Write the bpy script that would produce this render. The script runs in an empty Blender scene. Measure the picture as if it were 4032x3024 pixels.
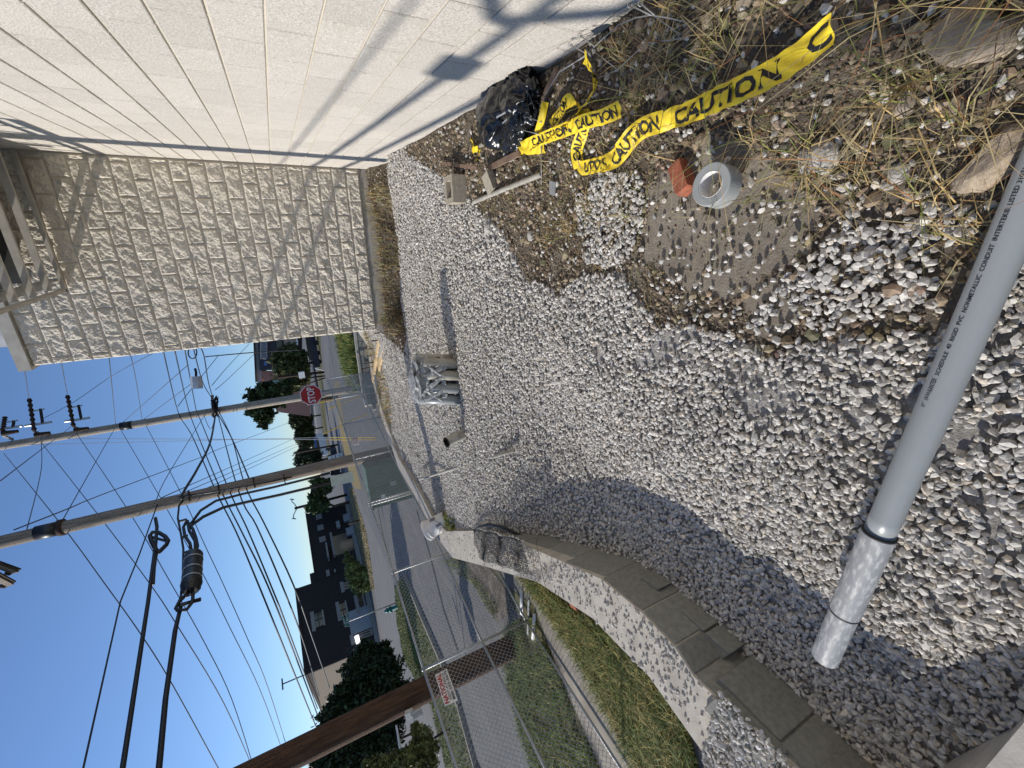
import bpy, bmesh, math, random
import numpy as np
from mathutils import Vector, Matrix, noise as mnoise

# ------------------------------------------------------------------ camera, light, exposure
SC = bpy.context.scene
COL = SC.collection
R = np.array([[0.004982735624504958, 0.9337906710121099, 0.357785068269275],
              [-0.4669879551133172, 0.318552042483729, -0.8248920208175898],
              [-0.8842496378991506, -0.16297109854264963, 0.43765625657018004]])
u_, s_, vt_ = np.linalg.svd(R); R = u_ @ vt_
CAM = np.array([0.0, 0.0, 1.45]); F = 1665.0
cd = bpy.data.cameras.new('camera'); cam = bpy.data.objects.new('camera', cd); COL.objects.link(cam)
mw = Matrix.Identity(4)
for i in range(3):
    for j in range(3): mw[i][j] = R[i][j]
    mw[i][3] = CAM[i]
cam.matrix_world = mw
cd.sensor_fit = 'HORIZONTAL'; cd.sensor_width = 36.0; cd.lens = F/4032*36.0
cd.clip_start = 0.02; cd.clip_end = 3000
SC.camera = cam

SUN_EL = math.radians(25.5)
SUN = np.array([-math.cos(math.radians(11))*math.cos(SUN_EL), -math.sin(math.radians(11))*math.cos(SUN_EL), math.sin(SUN_EL)])
w = bpy.data.worlds.new('World'); SC.world = w; w.use_nodes = True
nt = w.node_tree; bg = nt.nodes['Background']
sky = nt.nodes.new('ShaderNodeTexSky'); sky.sky_type = 'NISHITA'; sky.sun_disc = False
sky.sun_elevation = SUN_EL; sky.sun_rotation = math.atan2(SUN[0], SUN[1])
sky.air_density = 1.0; sky.dust_density = 0.1; sky.ozone_density = 3.0; sky.altitude = 200
mxs = nt.nodes.new('ShaderNodeMix'); mxs.data_type = 'RGBA'; mxs.blend_type = 'MULTIPLY'; mxs.inputs[0].default_value = 1; mxs.inputs[7].default_value = (.86, .95, 1.12, 1)
nt.links.new(sky.outputs[0], mxs.inputs[6]); nt.links.new(mxs.outputs[2], bg.inputs[0]); bg.inputs[1].default_value = 0.12
sl = bpy.data.lights.new('sun', 'SUN'); sl.energy = 4.6; sl.angle = math.radians(0.5); sl.color = (1.0, 0.95, 0.87)
so = bpy.data.objects.new('sun', sl); COL.objects.link(so); so.location = (-20, -4, 30)
so.rotation_euler = Vector(SUN).to_track_quat('Z', 'Y').to_euler()
SC.view_settings.view_transform = 'Standard'; SC.view_settings.look = 'None'
SC.view_settings.exposure = 0.16; SC.view_settings.gamma = 1.0
SC.cycles.max_bounces = 6

# ------------------------------------------------------------------ measuring helpers (photo pixel -> place on a real surface)
def ray(px, py):
    v = R @ np.array([px-2016.0, -(py-1512.0), -F]); return v/np.linalg.norm(v)
def G(px, py, z=0.0):
    r = ray(px, py); return CAM + r*((z-CAM[2])/r[2])
def PX(px, py, X):
    r = ray(px, py); return CAM + r*(X/r[0])
def PY(px, py, Y):
    r = ray(px, py); return CAM + r*(Y/r[1])
def PD(px, py, d):
    r = ray(px, py); return CAM + r*(d/math.hypot(r[0], r[1]))
def PP(px, py, P, n):
    r = ray(px, py); n = np.array(n); return CAM + r*(np.dot(np.array(P)-CAM, n)/np.dot(r, n))
def proj(p):
    c = R.T @ (np.array(p)-CAM); return 2016+F*c[0]/-c[2], 1512-F*c[1]/-c[2]
K = 4032/2212
ST = -1.28      # street level
rng = np.random.default_rng(7); random.seed(7)
def sm(x, a, b):
    t = np.clip((x-a)/(b-a), 0, 1); return t*t*(3-2*t)

# ------------------------------------------------------------------ materials
MATS = {}
def mat(name, c1, c2=None, scale=6.0, rough=0.9, bump=0.0, bscale=60.0, bdist=0.01, metal=0.0, c3=None, s3=1.2, rnd=0.0,
        attr=None, spec=0.3, stretch=None, bdetail=6.0, amt3=0.5, trans=0.0):
    m = bpy.data.materials.new(name); m.use_nodes = True; N = m.node_tree.nodes; L = m.node_tree.links
    b = N['Principled BSDF']; b.inputs['Roughness'].default_value = rough; b.inputs['Metallic'].default_value = metal
    b.inputs['Specular IOR Level'].default_value = spec
    if trans:
        b.inputs['Transmission Weight'].default_value = trans
    tc = N.new('ShaderNodeTexCoord'); oi = N.new('ShaderNodeObjectInfo')
    add = N.new('ShaderNodeVectorMath'); add.operation = 'MULTIPLY_ADD'
    cb = N.new('ShaderNodeCombineXYZ')
    for k in range(3): L.new(oi.outputs['Random'], cb.inputs[k])
    L.new(cb.outputs[0], add.inputs[0]); add.inputs[1].default_value = (37, 53, 71); L.new(tc.outputs['Object'], add.inputs[2])
    src = add.outputs[0]
    if stretch:
        mp = N.new('ShaderNodeMapping'); mp.inputs['Scale'].default_value = stretch; L.new(src, mp.inputs[0]); src = mp.outputs[0]
    col = None
    c2 = c2 or tuple(min(1, x*0.75) for x in c1)
    nz = N.new('ShaderNodeTexNoise'); nz.inputs['Scale'].default_value = scale; nz.inputs['Detail'].default_value = 6; nz.inputs['Roughness'].default_value = .6
    L.new(src, nz.inputs['Vector'])
    cr = N.new('ShaderNodeMapRange'); cr.inputs[1].default_value = .35; cr.inputs[2].default_value = .65; L.new(nz.outputs[0], cr.inputs[0])
    mx = N.new('ShaderNodeMix'); mx.data_type = 'RGBA'; mx.inputs[6].default_value = (*c1, 1); mx.inputs[7].default_value = (*c2, 1)
    L.new(cr.outputs[0], mx.inputs[0]); col = mx.outputs[2]
    if c3:
        n3 = N.new('ShaderNodeTexNoise'); n3.inputs['Scale'].default_value = s3; n3.inputs['Detail'].default_value = 5; L.new(src, n3.inputs['Vector'])
        r3 = N.new('ShaderNodeMapRange'); r3.inputs[1].default_value = .48; r3.inputs[2].default_value = .68; r3.inputs[4].default_value = amt3; L.new(n3.outputs[0], r3.inputs[0])
        m3 = N.new('ShaderNodeMix'); m3.data_type = 'RGBA'; L.new(r3.outputs[0], m3.inputs[0]); L.new(col, m3.inputs[6]); m3.inputs[7].default_value = (*c3, 1); col = m3.outputs[2]
    if attr:
        at = N.new('ShaderNodeAttribute'); at.attribute_name = attr
        mm = N.new('ShaderNodeMix'); mm.data_type = 'RGBA'; mm.blend_type = 'MULTIPLY'; mm.inputs[0].default_value = 1
        L.new(col, mm.inputs[6]); L.new(at.outputs['Color'], mm.inputs[7]); col = mm.outputs[2]
    if rnd:
        mr = N.new('ShaderNodeMapRange'); mr.inputs[3].default_value = 1-rnd; mr.inputs[4].default_value = 1+rnd*.5; L.new(oi.outputs['Random'], mr.inputs[0])
        mm = N.new('ShaderNodeMix'); mm.data_type = 'RGBA'; mm.blend_type = 'MULTIPLY'; mm.inputs[0].default_value = 1
        L.new(col, mm.inputs[6]); L.new(mr.outputs[0], mm.inputs[7]); col = mm.outputs[2]
    L.new(col, b.inputs['Base Color'])
    if bump:
        nb = N.new('ShaderNodeTexNoise'); nb.inputs['Scale'].default_value = bscale; nb.inputs['Detail'].default_value = bdetail; nb.inputs['Roughness'].default_value = .65
        L.new(src, nb.inputs['Vector'])
        bp = N.new('ShaderNodeBump'); bp.inputs['Strength'].default_value = bump; bp.inputs['Distance'].default_value = bdist
        L.new(nb.outputs[0], bp.inputs['Height']); L.new(bp.outputs[0], b.inputs['Normal'])
    MATS[name] = m
    return m

M_smooth = mat('ground face block', (.66, .61, .55), (.44, .40, .345), scale=95, bump=1.0, bscale=105, bdist=.010, c3=(.50, .46, .39), s3=9, rnd=.07)
M_rough = mat('split face block', (.70, .635, .53), (.58, .52, .43), scale=30, bump=1.0, bscale=38, bdist=.02, rnd=.10, c3=(.74, .68, .59), s3=6)
M_mortar = mat('mortar', (.56, .50, .41), (.48, .425, .34), scale=60, bump=.5, bscale=200, bdist=.002)
M_conc = mat('old concrete', (.42, .39, .34), (.33, .30, .26), scale=12, bump=.6, bscale=90, bdist=.004, c3=(.27, .24, .20), s3=2.2)
M_slab = mat('pale concrete', (.50, .46, .39), (.38, .34, .28), scale=14, bump=.7, bscale=110, bdist=.004, c3=(.28, .25, .21), s3=5)
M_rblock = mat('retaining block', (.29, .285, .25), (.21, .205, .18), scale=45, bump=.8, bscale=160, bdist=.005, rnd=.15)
M_gbase = mat('gravel base', (.44, .42, .39), (.24, .225, .21), scale=60, bump=1, bscale=90, bdist=.02)
M_stone = mat('crushed limestone', (.60, .57, .52), (.43, .41, .375), scale=60, bump=.5, bscale=260, bdist=.002, attr='tint')
M_soil = mat('soil', (.155, .125, .092), (.085, .066, .048), scale=22, bump=1, bscale=55, bdist=.03, c3=(.25, .215, .17), s3=5, amt3=.8)
M_sand = mat('sandy soil', (.25, .215, .17), (.19, .16, .125), scale=40, bump=1, bscale=120, bdist=.006, c3=(.13, .105, .08), s3=9, amt3=.5)
M_clod = mat('clods and chips', (.25, .215, .165), (.15, .125, .09), scale=50, bump=.6, bscale=200, bdist=.002, attr='tint')
M_rock = mat('field rock', (.46, .37, .27), (.30, .24, .18), scale=10, bump=.8, bscale=40, bdist=.01, c3=(.22, .19, .16), s3=14, stretch=(1, 3, 1))
M_rockg = mat('grey rock', (.46, .43, .38), (.30, .28, .25), scale=14, bump=.8, bscale=50, bdist=.008)
M_asph = mat('asphalt', (.155, .148, .138), (.115, .11, .104), scale=3.0, bump=.5, bscale=60, bdist=.01, c3=(.20, .185, .165), s3=.5, stretch=(3, .6, 1))
M_road = mat('road asphalt', (.19, .18, .17), (.14, .132, .125), scale=1.5, bump=.4, bscale=40, bdist=.01, stretch=(.4, 3, 1))
M_walk = mat('sidewalk concrete', (.36, .32, .26), (.26, .225, .18), scale=5, bump=.5, bscale=60, bdist=.006, c3=(.2, .17, .13), s3=1.6)
M_seam = mat('tar seam', (.03, .03, .032), rough=.7)
M_gbed = mat('grass bed', (.085, .09, .035), (.14, .12, .06), scale=9, bump=1, bscale=50, bdist=.03)
M_dry = mat('dry grass bed', (.30, .23, .10), (.22, .17, .08), scale=5, bump=1, bscale=50, bdist=.03)
M_blade = mat('grass blades', (.11, .15, .035), (.17, .19, .06), scale=3, attr='tint', rough=.7)
M_straw = mat('straw and weeds', (.44, .36, .19), (.34, .27, .14), scale=8, attr='tint', rough=.7)
M_leaf = mat('leaves', (.085, .115, .04), (.05, .075, .028), scale=4, attr='tint', rough=.6)
M_darkleaf = mat('dark vine leaves', (.035, .05, .02), (.022, .034, .014), scale=4, attr='tint', rough=.6)
M_trunk = mat('bark', (.10, .075, .05), bump=1, bscale=30, bdist=.02)
M_pole = mat('weathered pole wood', (.30, .25, .20), (.17, .14, .11), scale=7, bump=1, bscale=26, bdist=.02, stretch=(5, 5, .35), c3=(.10, .08, .065), s3=4)
M_pole3 = mat('pale pole wood', (.40, .35, .29), (.26, .22, .18), scale=7, bump=1, bscale=26, bdist=.02, stretch=(5, 5, .35))
M_bpole = mat('brown treated pole', (.125, .066, .034), (.06, .032, .018), scale=9, bump=1, bscale=30, bdist=.02, stretch=(4, 4, .4), c3=(.05, .025, .014), s3=6, amt3=.9)
M_black = mat('black plastic', (.012, .012, .013), rough=.45, spec=.5)
M_cable = mat('black cable', (.012, .012, .014), rough=.5, spec=.4)
M_wire = mat('aluminium wire', (.09, .09, .10), rough=.6, metal=.2)
M_galv = mat('galvanised steel', (.42, .42, .41), (.32, .32, .31), scale=20, rough=.5, metal=.55)
M_mesh = mat('chain link wire', (.40, .40, .39), rough=.55, metal=.4)
M_iron = mat('rusty rebar', (.045, .026, .018), rough=.85)
M_pvc = mat('grey pvc', (.285, .30, .30), (.26, .272, .272), scale=3, rough=.34, spec=.45, bump=.05, bscale=25)
M_pvcdirty = mat('splashed grey pvc', (.33, .33, .325), (.30, .30, .295), scale=4, rough=.5, spec=.4, c3=(.58, .56, .52), s3=95, amt3=.95, stretch=(.35, 1, 1))
M_pvcold = mat('dusty grey pipe', (.36, .335, .28), (.25, .23, .19), scale=12, rough=.6, c3=(.45, .43, .38), s3=9)
M_print = mat('black print', (.02, .02, .022), rough=.6)
M_tapeg = mat('silver duct tape', (.36, .36, .355), (.24, .24, .235), scale=25, rough=.5, metal=.1, bump=.6, bscale=35, bdist=.01)
M_roll = mat('grey tape roll', (.33, .34, .33), (.29, .30, .29), scale=9, rough=.5)
M_core = mat('white core', (.74, .72, .70), rough=.7)
M_yel = mat('caution yellow', (.80, .60, .035), (.70, .50, .03), scale=6, rough=.42, bump=.4, bscale=30, bdist=.01)
M_yguard = mat('yellow guard', (.72, .47, .05), rough=.5)
M_brick = mat('red brick', (.40, .13, .07), (.28, .085, .05), scale=30, bump=.8, bscale=100, bdist=.005)
M_bag = mat('black bag', (.011, .011, .012), rough=.24, spec=.5, bump=.5, bscale=9, bdist=.03, bdetail=2)
M_wood = mat('fresh lumber', (.62, .46, .27), (.48, .34, .18), scale=10, stretch=(8, 1, 8), bump=.3, bscale=60)
M_woodold = mat('old stake wood', (.24, .16, .11), (.15, .10, .07), scale=12, bump=.6, bscale=60)
M_cinder = mat('cinder block', (.40, .35, .27), (.28, .245, .19), scale=40, bump=.9, bscale=140, bdist=.005)
M_bucket = mat('white bucket', (.74, .71, .68), (.62, .59, .56), scale=6, rough=.45)
M_label = mat('bucket label', (.12, .12, .13), (.30, .28, .28), scale=30, rough=.6)
M_geo = mat('black geogrid', (.02, .022, .024), rough=.5)
M_red = mat('stop red', (.42, .012, .018), rough=.4)
M_white = mat('sign white', (.78, .77, .75), rough=.5)
M_green = mat('street sign green', (.012, .16, .09), rough=.45)
M_greenbox = mat('cabinet green', (.13, .185, .135), (.10, .15, .11), scale=3, rough=.55)
M_pale = mat('pale green box', (.55, .60, .52), rough=.5)
M_hyd = mat('hydrant teal', (.03, .20, .18), rough=.5)
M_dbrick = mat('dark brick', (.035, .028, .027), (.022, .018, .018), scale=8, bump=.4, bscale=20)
M_tbrick = mat('tan brick', (.36, .29, .22), (.28, .22, .16), scale=14, bump=.4, bscale=20)
M_rbrick = mat('rose brick', (.46, .24, .18), (.38, .19, .14), scale=6)
M_roof = mat('grey roof', (.30, .32, .34), rough=.7)
M_navy = mat('navy wall', (.05, .045, .06), rough=.7)
M_glass = mat('dark window glass', (.02, .025, .03), rough=.12, spec=.6)
M_gglass = mat('green glass', (.16, .36, .33), rough=.15, spec=.6)
M_sill = mat('limestone trim', (.28, .26, .24), rough=.8)
M_steel = mat('canopy steel', (.50, .47, .41), (.40, .37, .32), scale=8, rough=.6)
M_dsteel = mat('dark canopy deck', (.07, .07, .065), rough=.6)
M_fascia = mat('white fascia', (.66, .66, .66), rough=.6)
M_orange = mat('orange blade', (.7, .22, .04), rough=.6)
M_redsign = mat('faded red sign', (.45, .10, .11), rough=.6)

# ------------------------------------------------------------------ mesh helpers
class MB:
    def __init__(s): s.v = []; s.f = []; s.c = []; s.n = 0
    def add(s, V, Fc, tint=None):
        V = np.asarray(V, float); s.v.append(V)
        for f in Fc: s.f.append(tuple(int(i)+s.n for i in f))
        s.c.append(np.tile(np.array(tint if tint is not None else (1, 1, 1), float), (len(V), 1))); s.n += len(V)
        return s
    def box(s, c, size, rot=None, tint=None):
        x, y, z = [k/2 for k in size]
        V = np.array([(-x, -y, -z), (x, -y, -z), (x, y, -z), (-x, y, -z), (-x, -y, z), (x, -y, z), (x, y, z), (-x, y, z)])
        if rot is not None: V = V @ np.array(rot).T
        return s.add(V+np.array(c), [(0, 3, 2, 1), (4, 5, 6, 7), (0, 1, 5, 4), (1, 2, 6, 5), (2, 3, 7, 6), (3, 0, 4, 7)], tint)
    def hexa(s, bot, top):
        return s.add(list(bot)+list(top), [(0, 3, 2, 1), (4, 5, 6, 7), (0, 1, 5, 4), (1, 2, 6, 5), (2, 3, 7, 6), (3, 0, 4, 7)])
    def tube(s, pts, r, n=8, caps=True, tint=None):
        pts = [np.array(p, float) for p in pts]
        if np.isscalar(r): r = [r]*len(pts)
        base = s.n; V = []
        up = None
        for i, p in enumerate(pts):
            t = pts[min(i+1, len(pts)-1)]-pts[max(i-1, 0)]; t = t/(np.linalg.norm(t)+1e-9)
            if up is None:
                up = np.array((0, 0, 1.0)) if abs(t[2]) < .9 else np.array((1.0, 0, 0))
            a = np.cross(t, up); a /= np.linalg.norm(a)+1e-9; b = np.cross(a, t); up = b
            for k in range(n):
                q = 2*math.pi*k/n; V.append(p+r[i]*(math.cos(q)*a+math.sin(q)*b))
        Fc = []
        for i in range(len(pts)-1):
            for k in range(n):
                k2 = (k+1) % n; Fc.append((i*n+k, i*n+k2, (i+1)*n+k2, (i+1)*n+k))
        if caps:
            Fc.append(tuple(range(n-1, -1, -1))); Fc.append(tuple((len(pts)-1)*n+k for k in range(n)))
        return s.add(V, Fc, tint)
    def mesh(s, name, m, smooth=False):
        me = bpy.data.meshes.new(name)
        V = np.concatenate(s.v) if s.v else np.zeros((0, 3))
        me.from_pydata(V.tolist(), [], s.f)
        ca = me.color_attributes.new('tint', 'FLOAT_COLOR', 'POINT')
        C = np.concatenate(s.c) if s.c else np.zeros((0, 3))
        ca.data.foreach_set('color', np.hstack([C, np.ones((len(C), 1))]).ravel().astype(np.float32))
        if m: me.materials.append(m)
        if smooth: me.polygons.foreach_set('use_smooth', [True]*len(me.polygons))
        me.update(); return me
LOC = {}
def link(name, me, parent=None, kind=None, loc=None):
    o = bpy.data.objects.new(name, me); COL.objects.link(o)
    wl = Vector(loc) if loc is not None else Vector((0, 0, 0))
    o.location = wl; LOC[o] = wl
    if parent is not None:
        o.parent = parent; o.matrix_parent_inverse = Matrix.Translation(-LOC[parent])
    if kind: o['kind'] = kind
    return o
def obj(name, mb, m, parent=None, kind=None, smooth=False):
    return link(name, mb.mesh(name, m, smooth), parent, kind)
def tag(o, label, cat, group=None):
    o['label'] = label; o['category'] = cat
    if group: o['group'] = group
    return o
def thing(name, loc, label, cat, group=None):
    o = link(name, None, None, None, [float(k) for k in loc]); o.empty_display_size = .1
    return tag(o, label, cat, group)
def rotz(a): c, s = math.cos(a), math.sin(a); return np.array([[c, -s, 0], [s, c, 0], [0, 0, 1]])
def frame(d, up=(0, 0, 1)):
    d = np.array(d, float); d /= np.linalg.norm(d); a = np.cross(up, d); a /= np.linalg.norm(a); return np.array([d, a, np.cross(d, a)]).T
def sheet(name, pts, z, m, kind='structure'):
    return obj(name, MB().add([(p[0], p[1], z) for p in pts], [tuple(range(len(pts)))]), m, None, kind)
def prism(poly, z0, z1):
    n = len(poly); V = [(p[0], p[1], z0) for p in poly]+[(p[0], p[1], z1) for p in poly]
    return MB().add(V, [tuple(range(n-1, -1, -1)), tuple(range(n, 2*n))]+[(i, (i+1) % n, n+(i+1) % n, n+i) for i in range(n)])

def text_mesh(s, size=1.0, offset=0.0, space=1.0, align='LEFT', shear=0.0):
    c = bpy.data.curves.new('txt', 'FONT'); c.body = s; c.size = size; c.offset = offset; c.space_character = space
    c.align_x = align; c.shear = shear; c.resolution_u = 2; c.fill_mode = 'FRONT' if hasattr(c, 'fill_mode') else 'FULL'; c.dimensions = '2D'
    o = bpy.data.objects.new('txt', c); COL.objects.link(o)
    bpy.context.view_layer.update()
    dg = bpy.context.evaluated_depsgraph_get(); me = bpy.data.meshes.new_from_object(o.evaluated_get(dg))
    V = np.array([v.co[:] for v in me.vertices]) if len(me.vertices) else np.zeros((0, 3)); Fc = [tuple(p.vertices) for p in me.polygons]
    bpy.data.objects.remove(o); bpy.data.curves.remove(c); bpy.data.meshes.remove(me)
    return V, Fc
def text_cut(V, Fc, step):
    me = bpy.data.meshes.new('t'); me.from_pydata(V.tolist(), [], Fc); bm = bmesh.new(); bm.from_mesh(me)
    x0, x1 = V[:, 0].min(), V[:, 0].max(); x = x0+step
    while x < x1:
        bmesh.ops.bisect_plane(bm, geom=bm.verts[:]+bm.edges[:]+bm.faces[:], plane_co=(x, 0, 0), plane_no=(1, 0, 0)); x += step
    bm.verts.index_update(); V2 = np.array([v.co[:] for v in bm.verts]); F2 = [tuple(v.index for v in f.verts) for f in bm.faces]
    bm.free(); bpy.data.meshes.remove(me); return V2, F2
def flat_text(name, s, o, ax, up, size, m, parent, offset=.0, align='CENTER', sx=1.0, space=1.0):
    """text lying on the plane through o with directions ax, up; o is the baseline point"""
    V, Fc = text_mesh(s, size, offset, space, align)
    ax = np.array(ax, float); ax /= np.linalg.norm(ax); up = np.array(up, float); up /= np.linalg.norm(up)
    n = np.cross(ax, up)
    P = np.array(o)+V[:, :1]*sx*ax+V[:, 1:2]*up+n*.0
    return obj(name, MB().add(P, Fc), m, parent)

# value noise grid
def vnoise(nx, ny, sx, sy, seed):
    r = np.random.default_rng(seed); g = r.random((sy+3, sx+3))
    X = np.linspace(0, sx, nx); Y = np.linspace(0, sy, ny); xi = X.astype(int); yi = Y.astype(int)
    fx = X-xi; fy = Y-yi; fx = fx*fx*(3-2*fx); fy = fy*fy*(3-2*fy)
    a = g[np.ix_(yi, xi)]; b = g[np.ix_(yi, xi+1)]; c = g[np.ix_(yi+1, xi)]; d = g[np.ix_(yi+1, xi+1)]
    return (a*(1-fx)+b*fx)*(1-fy)[:, None]+(c*(1-fx)+d*fx)*fy[:, None]
def fbm2(x, y, seed=0):
    x = np.asarray(x, float); y = np.asarray(y, float); out = np.zeros(np.broadcast(x, y).shape)
    for k, (fr, am) in enumerate(((1.3, .5), (3.1, .28), (7.3, .14), (17, .07))):
        ph = seed*1.7+k*2.3
        out += am*np.sin(fr*x*1.3+ph+1.7*np.sin(fr*y*.9+ph))*np.sin(fr*y*1.2+ph*1.3+1.4*np.sin(fr*x*.8-ph))
    return out

# ------------------------------------------------------------------ the lot: edges and height
IE = [(0.9, -.25, .12), (-.3, -.08, .12), (-1.08, -.02, .12), (-1.33, .03, .12), (-1.64, .25, .15), (-1.70, .38, .15), (-1.79, .66, .15), (-1.86, 1.01, .15),
      (-2.0, 1.57, .15), (-2.25, 2.2, .12), (-2.66, 2.75, .05), (-3.14, 3.45, .0), (-4.16, 4.78, -.03), (-4.62, 5.75, -.1), (-4.58, 6.5, -.1),
      (-4.72, 8.1, -.1), (-4.1, 9.5, -.1), (-3.5, 10.1, -.1), (-1.0, 10.4, -.1)]
OE = [(0.9, -.8, .12), (-.3, -.6, .12), (-1.2, -.55, .12), (-1.8, -.4, .12), (-2.25, .1, .15), (-2.22, .4, .15), (-2.18, .68, .15), (-2.13, .97, .15),
      (-2.2, 1.40, .15), (-2.55, 2.08, .12), (-2.98, 2.6, .05), (-3.5, 3.28, .0), (-4.45, 4.55, -.03), (-4.92, 5.7, -.1), (-4.88, 6.5, -.1),
      (-5.02, 8.2, -.1), (-4.35, 9.72, -.1), (-3.6, 10.4, -.1), (-1.0, 10.7, -.1)]
for i_, (px_, py_) in {4: (3190, 3110), 5: (2960, 2880), 6: (2731, 2664), 7: (2655, 2546), 8: (2367, 2280)}.items():
    g_ = G(px_, py_, .15); IE[i_] = (g_[0], g_[1], .15)
g_ = G(2525, 2410, .15); IE.insert(8, (g_[0], g_[1], .15)); OE.insert(8, ((OE[7][0]+OE[8][0])/2-.005, (OE[7][1]+OE[8][1])/2, .15))
g_ = G(2221, 2215, .13); IE[10] = (g_[0], g_[1], .13)
for i_, (px_, py_) in {2: (4130, 2730), 3: (3870, 3035), 4: (3400, 3300)}.items():
    g_ = G(px_, py_, .12); IE[i_] = (g_[0], g_[1], .12)
IE[1] = (IE[2][0]+.5, IE[2][1]-.35, .12); IE[0] = (.9, IE[1][1]-.2, .12)
OE[0] = (.9, -1.4, .12); OE[1] = (-.3, -1.2, .12); OE[2] = (-1.3, -.75, .12); OE[3] = (-1.9, -.55, .12); OE[4] = (-2.2, -.1, .15)
MID = [((a[0]+b[0])/2, (a[1]+b[1])/2) for a, b in zip(IE, OE)]
def inpoly(x, y, poly):
    x = np.asarray(x); y = np.asarray(y); c = np.zeros(x.shape, bool); n = len(poly); j = n-1
    for i in range(n):
        xi, yi = poly[i][:2]; xj, yj = poly[j][:2]
        cond = ((yi > y) != (yj > y)) & (x < (xj-xi)*(y-yi)/(yj-yi+1e-12)+xi); c ^= cond; j = i
    return c
LOTM = MID+[(-1.0, 7.8), (.9, 7.8)]
LOTI = [p[:2] for p in IE]+[(-1.0, 7.8), (.9, 7.8)]
def kp_(pts): return [tuple(G(x*K, y*K, .05)[:2]) for x, y in pts]
SOIL = kp_([(868, 325), (990, 415), (1070, 500), (1120, 600), (1200, 640), (1250, 590), (1330, 600), (1400, 700), (1560, 720), (1650, 780), (1760, 740), (1900, 730), (2010, 720), (2100, 680), (2150, 600)])+[(.2, -.1), (.2, -1.5), (.9, -1.5), (.9, 5.3)]
SAND = kp_([(1375, 430), (1420, 360), (1500, 310), (1600, 290), (1700, 380), (1760, 430), (1720, 540), (1640, 600), (1560, 640), (1450, 620), (1380, 560)])
CLUA = kp_([(1235, 430), (1300, 360), (1375, 400), (1370, 500), (1330, 590), (1260, 560)])
CLUB = kp_([(1800, 375), (1880, 360), (1990, 410), (2075, 440), (2080, 570), (1980, 680), (1850, 700), (1700, 760), (1600, 700), (1700, 590), (1770, 520), (1830, 450)])
BARE = kp_([(1560, 620), (1700, 600), (1720, 700), (1620, 740)])
def jit(x, y):
    return x+.035*fbm2(x*6, y*6, 21)+.02*fbm2(x*17, y*17, 22), y+.035*fbm2(x*6, y*6, 23)+.02*fbm2(x*17, y*17, 24)
def dirtmask(x, y):
    """1 where the ground is soil, 0 where it is the gravel bed"""
    x, y = jit(np.asarray(x, float), np.asarray(y, float)); m = inpoly(x, y, SOIL)
    return (m | ((y > 6.15) & (y < 7.75) & (x > -1.9))).astype(float)
def sandmask(x, y):
    x, y = jit(np.asarray(x, float), np.asarray(y, float)); return inpoly(x, y, SAND) | inpoly(x, y, BARE)
def graveldens(x, y):
    x = np.asarray(x, float); y = np.asarray(y, float); xj, yj = jit(x, y); d = 1-dirtmask(x, y)
    a_ = inpoly(xj, yj, CLUA); b_ = inpoly(xj, yj, CLUB) & ~inpoly(xj, yj, SAND)
    d = np.where(a_, .8, d); nb = fbm2(x*9, y*9, 31); d = np.where(b_, np.clip(.55+nb*1.6, .06, .9), d)
    mix = (d < .01) & (y < 2.2) & (x < .12) & (y < 1.35); d = np.where(mix, .07, d); d = np.where(d < .01, .035, d)
    n2 = fbm2(x*5+3, y*5, 33); near_ = (y < 1.75) & (x > -.75) & (d > .95); d = np.where(near_, np.clip(1.05-.9*sm(n2, .12, .38), .2, 1), d)
    return d
def Hh(x, y):
    x = np.asarray(x, float); y = np.asarray(y, float)
    h = .02*fbm2(x, y, 1)+.012*fbm2(x*3, y*3, 2)
    h = h+.10*sm(x, -.05, .6)*sm(-y, -2.4, -1.2)+.02*sm(x, .1, .7)
    h = h-.14*sm(-x+.10*fbm2(x*2,y*2,6), .75, 1.5)*sm(-y, -3.3, -2.2)
    h = h-.17*sm(-x, 1.9, 3.8)*sm(y, 3.0, 5.5)
    h = h-.04*np.exp(-(((x+1.0)/.3)**2+((y-.0)/.25)**2))
    # trench along the foot of the rough wall
    tx = sm(x, -1.75, -1.3)*(1-.75*sm(x, .0, .35))
    ty = sm(y, 6.05+.08*np.sin(x*5), 6.22+.08*np.sin(x*5))*(1-.85*sm(y, 6.9+.12*np.sin(x*4), 7.5))
    h = h-.55*tx*ty
    h = h+.03*fbm2(x*4, y*4, 5)*sm(y, 6.1, 6.4)
    return h
gx = np.arange(-5.2, .80, .035); gy = np.arange(-1.4, 10.8, .035)
GX, GY = np.meshgrid(gx, gy); GZ = Hh(GX, GY)
idx = np.arange(GX.size).reshape(GX.shape)
cx_ = (GX[:-1, :-1]+.017).ravel(); cy_ = (GY[:-1, :-1]+.017).ravel()
keep = inpoly(cx_, cy_, LOTM) & (cx_ < .79) & ((cy_ < 7.72) | (cx_ < -1.85)) | ((cx_ < -1.0) & (cy_ > 7.7) & inpoly(cx_, cy_, MID+[(-1.0, 5)]) & (cx_ < -1.8))
q = np.stack([idx[:-1, :-1].ravel(), idx[:-1, 1:].ravel(), idx[1:, 1:].ravel(), idx[1:, :-1].ravel()], 1)
dm = dirtmask(cx_, cy_) > .5
V = np.stack([GX.ravel(), GY.ravel(), GZ.ravel()], 1)
def sub(name, sel, m):
    qq = q[sel]; us, inv = np.unique(qq, return_inverse=True); mb = MB(); mb.add(V[us], inv.reshape(qq.shape)); return obj(name, mb, m, None, 'structure', True)
sd = sandmask(cx_, cy_) & dm
sub('gravel_ground', keep & ~dm, M_gbase); sub('soil_ground', keep & dm & ~sd, M_soil); sub('sandy_ground', keep & sd, M_sand)

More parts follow.
